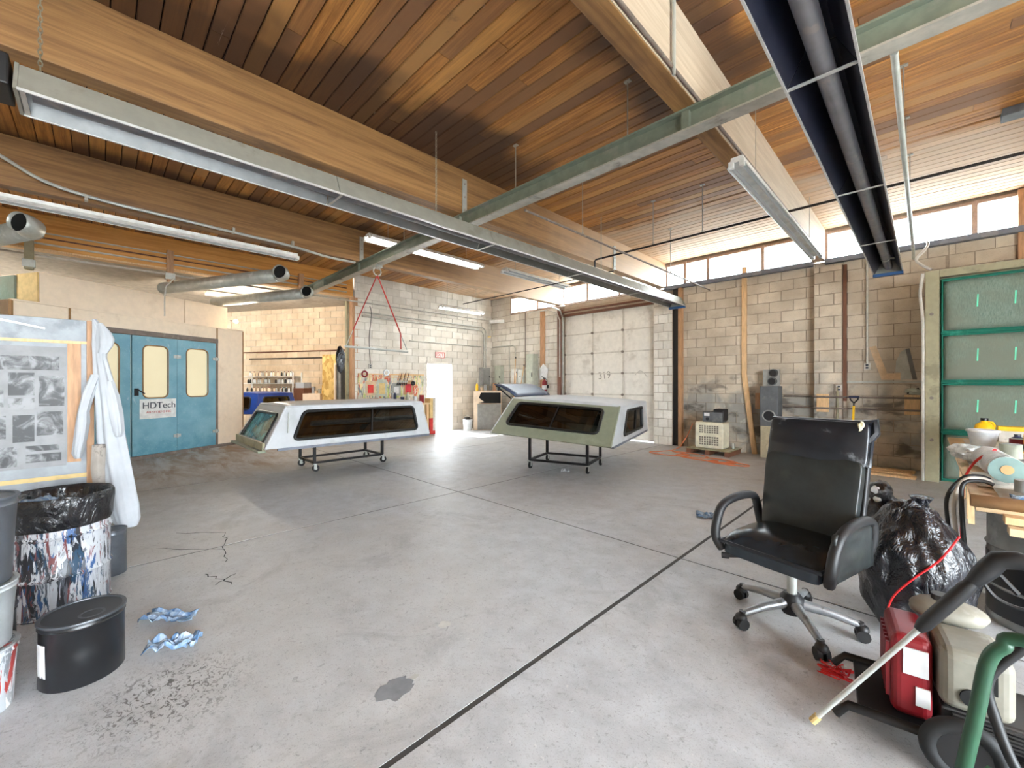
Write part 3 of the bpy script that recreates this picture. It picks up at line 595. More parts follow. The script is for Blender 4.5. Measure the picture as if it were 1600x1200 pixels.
# ------------------------------------------------------------------ overhead services
HZ, HT = 3.09, 3.30      # heater hood mouth and crown
def heater(name, xc, y0, y1, lab, segs, refl):
    t = thing(name, lab, 'heater', (xc, (y0 + y1) / 2, HZ))
    cuts = [y0 + (y1 - y0) * k / segs for k in range(segs + 1)]
    for (a, b) in zip(cuts, cuts[1:]):
        h = MB()
        P = [(-.166, 0), (-.075, .19), (.075, .19), (.166, 0), (.160, 0), (.071, .182), (-.071, .182), (-.160, 0)]
        h.prism([(xc + x, HZ + z) for x, z in P], a + .003, b - .003, 'Y'); h.build('hood', 'hood_metal', t, world=True)
        i = MB(); Q = [(-.157, .003), (-.069, .179), (.069, .179), (.157, .003), (.153, .003), (.066, .175), (-.066, .175), (-.153, .003)]
        i.prism([(xc + x, HZ + z) for x, z in Q], a + .006, b - .006, 'Y'); i.build('reflector', refl, t, world=True)
        MB().bar((xc - .16, a + .02, HZ + .004), (xc + .16, a + .02, HZ + .004), .022, .008).build('cross_strap', 'hood_lip', t, world=True)
    for sx in (-1, 1):
        MB().box(xc + sx * .163 - .006, xc + sx * .163 + .006, y0, y1, HZ - .004, HZ + .012).build('lip', 'hood_lip', t, world=True)
    MB().tube([(xc + .01, y0 + .05, HZ + .075), (xc + .01, y1 - .1, HZ + .075)], .05, 14).build('burner_tube', 'burner_tube', t, world=True, smooth=True)
    c = MB().tube([(xc + .01, y1 - .75, HZ + .075), (xc + .01, y1 - .69, HZ + .075)], .056, 14).cyl((xc + .06, y1 - .72, HZ + .06), (xc + .10, y1 - .72, HZ + .05), .012, 6); c.build('clamp', 'galv', t, world=True)
    e = MB(); e.prism([(xc - .17, HZ - .03), (xc - .17, HZ + .02), (xc - .08, HZ + .195), (xc + .08, HZ + .195), (xc + .17, HZ + .02), (xc + .17, HZ - .03)], y1 - .01, y1 + .02, 'Y'); e.build('end_cap', 'hood_metal', t, world=True)
    MB().box(xc - .172, xc + .172, y1 - .05, y1 + .03, HZ - .045, HZ - .004).build('end_tray', 'end_blue', t, world=True, bevel=.004)
    if name: e = MB(); e.prism([(xc - .17, HZ), (xc - .08, HZ + .195), (xc + .08, HZ + .195), (xc + .17, HZ)], y0 - .015, y0 + .002, 'Y'); e.build('end_cap', 'hood_metal', t, world=True)
    return t
h1 = heater('tube_heater', -3.845, -.33, 8.95, 'long grey radiant tube heater hung below the brown beam', 5, 'hood_alu')
h2 = heater('tube_heater', -.41, .9, 8.5, 'radiant tube heater seen from below, dark blue inside', 4, 'hood_inside')
def chain(x, y, z0, z1, lab, group='heater chains'):
    n = int((z1 - z0) / .034); m = MB()
    for k in range(n):
        zc = z0 + (k + .5) * (z1 - z0) / n; hx, hy = (.009, 0) if k % 2 else (0, .009)
        m.tube([(x + hx * math.cos(a) , y + hy * math.cos(a), zc + .022 * math.sin(a)) for a in [2 * PI * j / 8 for j in range(8)]], .0035, 4, closed=True)
    o = m.build('hanger_chain', 'chain_metal'); tag(o, lab, 'chain', group)
chain(-3.84, 2.65, HT - .02, CZ, 'short link chain holding the long grey heater beside the beam')
chain(-3.84, -.25, HT - .02, CZ, 'short link chain holding the near end of the grey heater')
chain(-3.84, 5.95, HT - .02, CZ, 'twin link chain above the far half of the grey heater')
chain(-.41, 6.2, HT - .02, CZ, 'short link chain holding the dark blue heater')
bx = thing('heater_burner_box', 'dark burner box joined to the near end of the grey heater', 'burner box', (-3.845, -.62, HZ))
MB().box(-3.99, -3.70, -.80, -.36, HZ + .02, HZ + .20).build('box', 'black_steel', bx, world=True, bevel=.01)
MB().box(-3.98, -3.71, -.80, -.40, HZ + .201, HZ + .225).build('cover', 'hood_metal', bx, world=True)
# steel monorail I-beam slung under the glulams
t = thing('monorail_beam', 'green-grey steel I-beam slung across under the roof beams', 'steel beam', (-4.9, 3.41, 3.45))
MB().box(-9.9, 1.9, 3.404, 3.416, 3.46, 3.61).build('web', 'steel_green', t, world=True)
MB().box(-9.9, 1.9, 3.345, 3.475, 3.61, 3.625).build('top_flange', 'steel_green', t, world=True)
MB().box(-9.9, 1.9, 3.345, 3.475, 3.445, 3.46).build('bottom_flange', 'steel_flange', t, world=True)
for x in (-9.0, -7.37, -4.37, -1.38):
    MB().box(x - .03, x + .03, 3.36, 3.46, 3.46, 3.63).build('stiffener', 'steel_green', t, world=True)
def rod(x, y, z0, z1, lab, grp='ceiling hanger rods', r=.006):
    t = thing('hanger_rod', lab, 'rod', (x, y, z0), group=grp)
    MB().cyl((0, 0, 0), (0, 0, z1 - z0), r, 6).build('rod', 'rod_metal', t); MB().box(-.03, .03, -.02, .02, z1 - z0 - .012, z1 - z0).build('plate', 'rod_metal', t); MB().cyl((0, 0, 0), (0, 0, .03), r * 2, 6).build('nut', 'rod_metal', t)
for (x, lab) in ((-3.4, 'thin rod to the I-beam beside the brown beam and grey heater'), (-1.95, 'thin rod to the I-beam beside the beam with twin light'), (-5.9, 'thin rod to the I-beam above the lit strip light')): rod(x, 3.46, 3.63, CZ, lab)
for (x, lab) in ((-2.22, 'thin rod to the black gas pipe beside the twin strip light'), (-2.95, 'thin rod to the black gas pipe halfway between two beams'), (-.15, 'thin rod to the black gas pipe beside the dark heater')): rod(x, 6.0, 3.53, CZ, lab)
for (y, lab) in ((4.6, 'thin rod to the dark air pipe near the I-beam'), (7.3, 'thin rod to the dark air pipe near the windows')): rod(-3.26, y, 3.41, CZ, lab)
for (y, lab) in ((5.0, 'thin rod to the galvanised conduit near the I-beam'), (7.0, 'thin rod to the galvanised conduit near the windows')): rod(-.14, y, 3.48, CZ, lab)
# straps bolted on the beams
for (x, y, lab) in ((-4.287, 3.40, 'bolted steel strap on the brown beam above the I-beam'), (-7.287, 3.40, 'bolted steel strap on the orange-brown beam above the I-beam'), (-4.287, 7.1, 'thin dark steel strap near the far end of the brown beam')):
    t = thing('beam_strap', lab, 'strap', (x, y, 3.62))
    MB().box(0, .012, -.035, .035, 0, .46).build('plate', 'galv', t)
    for z in (.06, .23, .40): MB().cyl((.012, 0, z), (.024, 0, z), .014, 6).build('bolt', 'rod_metal', t)
# pipes
def smooth_path(pts, k=6):
    out = []; P = [Vector(p) for p in pts]
    for (p, q, r_, s_) in zip([P[0]] + P, P, P[1:], P[2:] + [P[-1]]):
        for j in range(k):
            u = j / k; out.append(.5 * ((2 * q) + (r_ - p) * u + (2 * p - 5 * q + 4 * r_ - s_) * u * u + (3 * q - p - 3 * r_ + s_) * u ** 3))
    return out + [P[-1]]
def pipe(name, pts, r, m, lab, cat='pipe', group=None, n=8):
    if name in ('cord', 'hose'): pts = smooth_path(pts)
    o = MB().tube(pts, r, n).build(name, m, smooth=True); tag(o, lab, cat, group); return o
def arc(c, r, a0, a1, u, v, n=6):
    c = Vector(c); u = Vector(u); v = Vector(v); return [tuple(c + (u * math.cos(math.radians(a0 + (a1 - a0) * k / n)) + v * math.sin(math.radians(a0 + (a1 - a0) * k / n))) * r) for k in range(n + 1)]
pipe('gas_pipe', [(-4.0, 6.0, 3.26), (-4.0, 6.0, 3.5), (-3.97, 6.0, 3.52), (2.4, 6.0, 3.52)], .016, 'black_pipe', 'black gas pipe crossing below the beams towards the grey heater')
pipe('air_pipe', [(-3.26, 3.47, 3.40), (-3.26, 9.2, 3.40)], .014, 'booth_steel', 'thin dark air pipe running from the I-beam to the window wall')
pipe('conduit', [(-.14, 3.5, 3.46), (-.14, 8.9, 3.46), (-.14, 9.2, 3.4)], .02, 'galv', 'galvanised conduit running beside the dark blue heater')
pipe('conduit', [(-1.27, 2.9, 3.60), (-1.27, 2.9, 4.19)], .014, 'galv', 'short upright conduit on the face of the beam near the I-beam')
pipe('conduit', [(-1.28, 1.5, 3.66), (-1.28, 8.9, 3.66)], .014, 'booth_steel', 'dark conduit along the lower edge of the beam with twin light')
pipe('gas_pipe', [(-9.0, 7.1, 3.6), (-4.3, 7.1, 3.6)], .012, 'black_pipe', 'thin black pipe between the orange-brown beam and grey heater')
pipe('conduit', [(WX + .03, -4, 3.50), (WX + .03, 9.2, 3.50)], .02, 'cable_white', 'pale pipe running under the side bay beam along the block wall')
pipe('conduit', [(WX + .04, -4, 3.70), (WX + .04, 4.4, 3.70)], .016, 'conduit', 'lowest thin conduit fixed along the side bay beam')
pipe('conduit', [(WX + .04, -4, 3.80), (WX + .04, 4.4, 3.80)], .013, 'wood_brown', 'brownish conduit in the middle of the side bay beam')
pipe('conduit', [(WX + .04, -4, 3.88), (WX + .04, 4.4, 3.88)], .013, 'conduit', 'upper thin conduit fixed along the side bay beam')
flx = [(-7.20, -1.3, 4.0), (-7.20, -.85, 3.95), (-7.18, -.45, 3.74), (-7.16, .0, 3.66), (-7.16, .6, 3.64), (-7.16, 1.4, 3.62), (-7.16, 2.2, 3.60), (-7.16, 2.75, 3.55), (-7.2, 3.3, 3.57)]
sm = []
for (p, q, r_, s_) in zip([flx[0]] + flx, flx, flx[1:], flx[2:] + [flx[-1]]):
    p, q, r_, s_ = map(Vector, (p, q, r_, s_))
    for k in range(6):
        u = k / 6; sm.append(tuple(.5 * ((2 * q) + (r_ - p) * u + (2 * p - 5 * q + 4 * r_ - s_) * u * u + (3 * q - p - 3 * r_ + s_) * u ** 3)))
t = thing('flexible_conduit', 'armoured grey cable sagging along the orange-brown beam', 'cable', (-7.2, 1, 3.6))
MB().tube(sm, .02, 7).build('sheath', 'galv', t, world=True, smooth=True)
for y in (-.1, 1.4, 2.2): MB().obox((-7.16, y, 3.64), (.07, .03, .075)).build('clip', 'conduit', t, world=True)
# conduits on the block walls
pipe('conduit', [(WX + .05, 4.8, 3.15), (WX + .05, 8.75, 3.15)] + arc((WX + .05, 8.75, 2.95), .2, 90, 0, (0, 1, 0), (0, 0, 1)) + [(WX + .05, 8.95, 1.94)], .03, 'conduit', 'thick conduit bending down the pale wall to the breaker box')
pipe('conduit', [(WX + .03, 4.8, 3.25), (WX + .03, 8.85, 3.25)] + arc((WX + .03, 8.85, 3.05), .2, 90, 0, (0, 1, 0), (0, 0, 1)) + [(WX + .03, 9.05, 1.94)], .022, 'conduit', 'second conduit bending down the pale wall beside the thick one')
pipe('conduit', [(WX + .02, 6.2, 2.62), (WX + .02, 8.85, 2.62)], .018, 'conduit', 'thin white conduit above the exit sign')
pipe('conduit', [(-10.2, WY - .04, 2.62), (-9.3, WY - .04, 2.62)] + arc((-9.3, WY - .04, 2.47), .15, 90, 0, (1, 0, 0), (0, 0, 1)) + [(-9.15, WY - .04, 2.0)], .018, 'conduit', 'white conduit bending down to the grey switch boxes')
pipe('conduit', [(-9.45, WY - .018, 1.4), (-9.45, WY - .018, 2.58)], .016, 'conduit', 'upright conduit left of the grey switch boxes')
pipe('conduit', [(-8.72, WY - .04, 1.9), (-8.72, WY - .04, 3.6)], .014, 'booth_steel', 'upright dark conduit above the tall electrical panel')
pipe('conduit', [(-7.24 - .06, WY - .14, 1.6), (-7.3, WY - .14, 3.2)] + [(-7.36, WY - .2, 3.4), (-7.6, WY - .3, 3.5), (-8.4, WY - .3, 3.52)], .018, 'cable_white', 'white pipe curving up beside the overhead door track')
pipe('cord', [(WX + .1, 4.98, 3.42), (WX + .11, 5.02, 3.2), (WX + .03, 5.0, 2.6), (WX + .03, 5.03, 1.9)], .008, 'cable_black', 'dark cord hanging down the pale wall to an outlet', 'cord')
pipe('conduit', [(-.715, WY - .03, 1.75), (-.715, WY - .03, 3.5)], .016, 'conduit', 'upright white conduit to the outlet by the sprayed letters')
pipe('air_pipe', [(-1.93, WY - .05, 1.17), (-1.5, WY - .05, 1.17), (-1.47, WY - .188, 1.17), (-1.0, WY - .188, 1.17), (-.97, WY - .05, 1.17), (-.06, WY - .05, 1.17)], .016, 'booth_steel', 'upper rusty air pipe along the tan block wall')
pipe('air_pipe', [(-1.93, WY - .05, .97), (-1.5, WY - .05, .97), (-1.47, WY - .188, .97), (-1.0, WY - .188, .97), (-.97, WY - .05, .97), (-.06, WY - .05, .97)], .016, 'booth_steel', 'lower rusty air pipe along the tan block wall')
pipe('air_pipe', [(-1.10, WY - .16, .05), (-1.10, WY - .16, 1.35)], .018, 'olive_frame', 'upright olive pipe at the edge of the pilaster')
o = MB().box(-1.0, -.05, WY - .03, WY, 1.42, 1.455).build('rail', 'spray_grey'); tag(o, 'thin grey ledge rail below the sprayed letters', 'rail')
for (x, lab, m, yy) in ((-2.33, 'orange wooden block fixed beside the grey cabinet', 'wood_orange', 0), (-1.31, 'pale wooden block fixed on the pilaster', 'wood_pale', -.13), (-.16, 'pale wooden block behind the filter frame', 'wood_pale', 0)):
    o = MB().box(x - .09, x + .09, WY - .035 + yy, WY + yy - .001, .90, 1.22).build('wood_block', m, bevel=.004); tag(o, lab, 'wood block')
def outlet(x, y, z, lab, face='Y'):
    t = thing('outlet_box', lab, 'outlet', (x, y, z), 0 if face == 'Y' else PI / 2)
    MB().box(-.045, .045, -.04, 0, -.06, .06).build('box', 'cable_white', t, bevel=.006); MB().box(-.018, .018, -.046, -.04, .008, .038).build('socket', 'text_dark', t); MB().box(-.018, .018, -.046, -.04, -.038, -.008).build('socket', 'text_dark', t)
outlet(-.715, WY, 1.70, 'white outlet box by the sprayed letters'); outlet(-1.08, WY - .13, 1.33, 'white switch with cord on the pilaster edge')
outlet(WX, 5.03, 1.86, 'white outlet box above the tool board', 'X')
# strip lights
def strip(name, x, y0, y1, z, lab, tube_m='tube_lit', w=.24, group=None, drops=True):
    t = thing(name, lab, 'light', (x, (y0 + y1) / 2, z), group=group)
    MB().prism([(-w / 2, 0), (-w / 2 + .03, .05), (-.05, .09), (.05, .09), (w / 2 - .03, .05), (w / 2, 0), (w / 2 - .006, -.004), (.05, .04), (-.05, .04), (-w / 2 + .006, -.004)], y0 - (y0 + y1) / 2, y1 - (y0 + y1) / 2, 'Y').build('housing', 'lamp_white', t)
    for s in (-1, 1):
        MB().cyl((s * w * .27, (y0 - y1) / 2 + .03, .012), (s * w * .27, (y1 - y0) / 2 - .03, .012), .016, 10).build('tube', tube_m, t, smooth=True)
        for e in (-1, 1):
            MB().box(s * w * .27 - .02, s * w * .27 + .02, e * (y1 - y0) / 2 - .02, e * (y1 - y0) / 2 + .02, -.01, .05).build('lamp_holder', 'lamp_white', t)
    if drops:
        for e in (-.35, .35): MB().cyl((0, e * (y1 - y0), .09), (0, e * (y1 - y0), CZ - z - .006), .004, 5).build('drop_wire', 'rod_metal', t)
    return t
strip('strip_light', -1.23, 4.15, 8.1, 3.40, 'long unlit twin tube strip light below the window-side beam', 'tube_dim', .17)
strip('strip_light', -6.42, 3.1, 5.5, 3.76, 'lit twin tube strip light above the white truck canopy', 'tube_lit', .30)
strip('strip_light', -6.42, 6.2, 8.4, 3.82, 'unlit strip light near the window above the overhead door', 'tube_dim', .30)
strip('strip_light', -9.2, 6.5, 7.95, 3.44, 'lit strip light hanging in front of the exit door wall', 'tube_lit', .30)
strip('strip_light', -7.58, -2.4, 2.4, 3.52, 'long strip light below the orange-brown beam', 'tube_dim', .14, drops=False)
strip('strip_light', -12.6, 1.9, 3.1, 3.62, 'small strip light added to the side bay ceiling', 'tube_dim', .22, drops=False)  # fixture added to brighten the side bay, its tubes kept faint
# hanging work lamp near the corner
t = thing('hanging_lamp', 'short white lamp housing with a clear tube hanging under it', 'lamp', (-9.2, 8.55, 3.0))
MB().cyl((-.32, .0, .32), (.05, .25, .32), .055, 14).build('housing', 'lamp_white', t, smooth=True); MB().cyl((-.33, -.01, .28), (-.33, -.01, -.12), .055, 12).build('clear_tube', 'window_glass', t, smooth=True); MB().cyl((-.33, -.01, -.12), (-.33, -.01, -.17), .05, 10).build('tip', 'booth_yellow', t)
MB().cyl((-.2, .1, .37), (-.2, .1, CZ - 3.0), .005, 5).build('drop_wire', 'rod_metal', t)
# lifting bar in red slings
t = thing('lifting_bar', 'steel spreader bar hanging in red slings from the I-beam', 'lifting bar', (-6.7, 3.41, 2.0))
hk = (0, 0, 1.28)
MB().cyl((-.05, -.55, .02), (.08, .55, -.02), .02, 10).build('bar', 'galv', t, smooth=True)
for s in (-1, 1):
    e = Vector((.02 + .06 * s, .53 * s, .02)); h = Vector(hk); k = h + (e - h) * .78
    MB().bar(h, k, .006, .035, (1, 0, 0)).build('red_sling', 'strap_red', t); MB().bar(k, e, .008, .02, (1, 0, 0)).build('buckle', 'galv', t)
    MB().bar(k, (e.x, e.y - .12 * s, .02), .006, .03, (1, 0, 0)).build('red_strap', 'strap_red', t)
MB().tube(arc((0, 0, 1.34), .07, 0, 360, (0, 1, 0), (0, 0, 1), 12)[:-1], .012, 6, closed=True).build('shackle', 'galv', t, smooth=True)
MB().box(-.07, .07, -.06, .06, 1.40, 1.46).build('trolley', 'galv', t)
o = MB().blob((-6.76, 2.80, 1.80), (.06, .08, .22), 4, .2, sub=2).build('strap_bundle', 'black_bag_plastic', smooth=True); tag(o, 'black cloth bundle hanging at the end of the spreader bar', 'bundle')
# ducts out of the booth roof
def duct(p, q, r, lab, elbow=True):
    p = Vector(p); q = Vector(q); d = (q - p).normalized(); up = Vector((0, 0, 1)); s = d.cross(up)
    t = thing('exhaust_duct', lab, 'duct', p)
    MB().tube([p, p + (q - p) * .5, q], r, 20, caps=False).build('pipe', 'galv', t, world=True, smooth=True, solid=.004)
    e = q + (d * .5 + s * .8).normalized() * r * 2.2
    for a, b in ((q - d * .02, q + d * .02),): MB().tube([a, b], r * 1.05, 20, caps=False).build('collar', 'galv', t, world=True, smooth=True, solid=.004)
    MB().tube([q, q + d * r * .9 + s * r * .25, q + d * r * 1.5 + s * r * .9, q + d * r * 1.8 + s * r * 1.7], r * .99, 20, caps=False).build('elbow', 'galv', t, world=True, smooth=True, solid=.004)
    w = q + d * r * 1.6 + s * r * 1.35; n = (d * .35 + s * .94).normalized()
    MB().tube([w, w + n * .004], r * .93, 20).build('opening', 'dark_hole', t, world=True)
    return t
duct((-10.95, .94, 3.34), (-8.15, 2.29, 3.34), .115, 'second round metal duct poking out from the side bay above the booth')
duct((-11.9, 1.95, 3.34), (-9.4, 3.15, 3.34), .11, 'far round metal duct ending at the tip of the I-beam')
duct((-9.6, -1.42, 3.34), (-7.95, -.60, 3.34), .12, 'near round metal duct above the left end of the booth')
for (y, z0, m, lab) in ((.97, 3.34, 'wood_orange', 'short wooden drop post hanging above the booth roof'), (3.3, 3.40, 'wood_orange', 'short wooden drop post at the tip of the I-beam'), (-.78, 3.23, 'olive_frame', 'sheet metal drop post with wiring above the booth end')):
    t = thing('drop_post', lab, 'post', (WX + .13, y, z0))
    MB().box(-.05, .05, -.05, .05, 0, CZ - .57 - z0 + .3).build('post', m, t, bevel=.004); MB().box(-.06, .06, -.07, .07, .04, .16).build('bracket', 'galv', t)
pipe('cord', [(WX + .20, 1.02, 3.40), (WX + .23, .95, 3.30), (WX + .24, .90, 3.22), (WX + .24, .88, 3.0), (WX + .24, .88, 2.67)], .012, 'cable_white', 'pale cord hanging from the drop post over the booth roof box', 'cord')
o = MB().box(.55, .80, 6.5, 6.68, CZ - .08, CZ).build('junction_box', 'grey_cabinet', bevel=.006); tag(o, 'dark junction box on the ceiling near the window wall', 'junction box')
pipe('cord', [(.05, 8.35, 3.02), (-.05, 8.40, 3.12), (-.1, 8.45, 3.22), (-.02, 8.5, 3.34), (.02, 8.6, 3.45), (.0, 8.8, 3.56)], .018, 'cable_white', 'white cable looping from the heater end to the filter frame', 'cable')
pipe('cord', [(-.032, 8.47, 3.0), (-.06, 8.46, 2.7), (-.034, 8.47, 2.3), (-.032, 8.47, 1.6), (-.032, 8.47, .0)], .02, 'cable_white', 'white cable running down the edge of the filter frame', 'cable')

# ------------------------------------------------------------------ spray booth (stands askew)
B = thing('spray_booth', 'cream spray booth with blue folding doors and glowing windows', 'spray booth', (-9.57, -.91, 0), math.radians(120))
L = 3.86
MB().box(3.22, L, 0, .05, 0, 2.64).build('side_panel', 'booth_cream', B, bevel=.004)
MB().box(L - .0, L + .02, -.01, 3.4, 0, 2.66).build('corner_post', 'booth_edge', B)
MB().box(0, .02, -.01, 3.4, 0, 2.66).build('corner_post', 'booth_edge', B)
MB().box(.02, .66, 0, .05, 0, 2.64).build('side_panel', 'booth_cream', B, bevel=.004)
MB().box(.68, 3.19, -.02, .05, 2.40, 2.64).build('header_panel', 'booth_cream', B, bevel=.004)
MB().box(3.19, 3.22, -.025, .05, 2.3, 2.64).build('trim_strip', 'booth_edge', B); MB().box(.66, .68, -.02, .05, 2.3, 2.64).build('trim_strip', 'booth_edge', B)
MB().box(0, L, -.03, .06, 2.64, 2.665).build('top_rail', 'booth_cream', B)
MB().box(.68, 3.22, -.035, .05, 2.31, 2.40).build('door_header', 'booth_steel', B)
MB().box(3.165, 3.22, -.03, .05, 0, 2.31).build('door_jamb', 'booth_steel', B)
MB().box(0, L, .06, 3.4, 0.0, 2.66).build('body', 'booth_cream', B)
MB().box(.45, 2.72, .28, 2.8, 2.67, 3.20).build('roof_box', 'booth_cream', B, bevel=.006); MB().box(2.73, L - .15, .28, 2.8, 2.67, 3.20).build('roof_box', 'booth_cream', B, bevel=.006)
MB().box(.43, .45, .30, .8, 2.67, 3.19).build('roof_box_end', 'booth_yellow', B); MB().box(.40, .43, .8, 2.6, 2.67, 3.17).build('filter_end', 'green_filter_media', B)
xd = [.82, 1.56, 2.30, 2.305, 3.0, L - .385]
for i, (a, b) in enumerate(((.70, 1.515), (1.545, 2.338), (2.345, 3.16))):
    c4 = [(a, -.02, .06), (b, -.02, .06), (b, -.02, 2.30), (a, -.02, 2.30)]; w = b - a
    hole = (.22, .78, .48, .925)
    d = MB().ring(c4, hole, .10, 6).build('door_leaf', 'blue_booth_paint', B, solid=.03)
    MB().pane([(p[0], 0.005, p[2]) for p in c4], (.19, .81, .46, .945), .1, 6).build('window_pane', 'booth_glow', d)
    lp = []; Wd, Hd = b - a, 2.24
    for (cx, cz, a0) in ((a + .78 * Wd - .1, .06 + .925 * Hd - .1, 0), (a + .22 * Wd + .1, .06 + .925 * Hd - .1, 90), (a + .22 * Wd + .1, .06 + .48 * Hd + .1, 180), (a + .78 * Wd - .1, .06 + .48 * Hd + .1, 270)):
        lp += [(cx + .1 * math.cos(math.radians(a0 + 15 * k)), -.038, cz + .1 * math.sin(math.radians(a0 + 15 * k))) for k in range(7)]
    MB().tube(lp, .012, 6, closed=True).build('window_seal', 'booth_edge', d, smooth=True)
    for z in (.36, 1.95):
        if i >= 1: MB().cyl((b + .0, -.045, z - .04), (b, -.045, z + .04), .02, 8).box(b - .07, b + .07, -.045, -.036, z - .03, z + .03).build('hinge', 'galv', d)
    if i == 1: MB().tube([(a + .05, -.04, 1.30), (a + .05, -.09, 1.30), (a + .17, -.09, 1.22)], .013, 7).box(a + .03, a + .09, -.06, -.036, 1.18, 1.32).build('door_handle', 'black_steel', d, smooth=False)
sg = MB().box(1.66, 2.31, -.046, -.04, .74, 1.11).build('maker_sign', 'lamp_white', B); sg['label'] = 'white sign with dark blue lettering'
R90 = Matrix.Rotation(PI / 2, 4, 'X')
text_mesh('sign_lettering', 'HDTech', .18, 'text_dark', sg, Matrix.Translation((2.0, -.049, .985)) @ R90 @ Matrix.Scale(.95, 4), .002)
text_mesh('sign_small_lettering', 'AIR SYSTEMS INC', .058, 'text_red', sg, Matrix.Translation((1.99, -.049, .86)) @ R90, .001)
MB().box(0, L, -.06, .0, 0, .055).build('sill', 'booth_steel', B)
# ------------------------------------------------------------------ truck canopies on carts
def cart(lab, c, rz, lx, ly, h, hl=None):
    t = thing('canopy_cart', lab, 'cart', (c[0], c[1], 0), rz); hl = hl or h
    z = .145
    for s in (-1, 1):
        MB().bar((-lx / 2, s * ly / 2, z), (lx / 2, s * ly / 2, z), .035, .035).build('rail', 'black_steel', t); MB().bar((s * lx / 2, -ly / 2, z), (s * lx / 2, ly / 2, z), .035, .035).build('rail', 'black_steel', t)
        for q in (-1, 1):
            hh = hl if s < 0 else h
            MB().box(s * lx / 2 - .02, s * lx / 2 + .02, q * ly / 2 - .02, q * ly / 2 + .02, z, hh).build('post', 'black_steel', t)
            w = MB().cyl((s * lx / 2 - .016, q * ly / 2 + .02, .055), (s * lx / 2 + .016, q * ly / 2 + .02, .055), .055, 16).build('caster', 'rubber', t, smooth=True)
            MB().box(s * lx / 2 - .026, s * lx / 2 - .019, q * ly / 2 - .012, q * ly / 2 + .03, .045, .13).box(s * lx / 2 + .019, s * lx / 2 + .026, q * ly / 2 - .012, q * ly / 2 + .03, .045, .13).box(s * lx / 2 - .03, s * lx / 2 + .03, q * ly / 2 - .03, q * ly / 2 + .03, .118, .13).build('fork', 'galv', w)
            MB().cyl((s * lx / 2 - .02, q * ly / 2 + .02, .055), (s * lx / 2 + .02, q * ly / 2 + .02, .055), .02, 10).build('hub', 'galv', w)
    return t
cart('black steel caster cart under the long white canopy', (-7.22, 3.02), 0, .66, 1.16, .49)
cart('black steel caster cart under the olive fronted canopy', (-4.30, 5.58), math.radians(18), .98, .76, .505, .56)

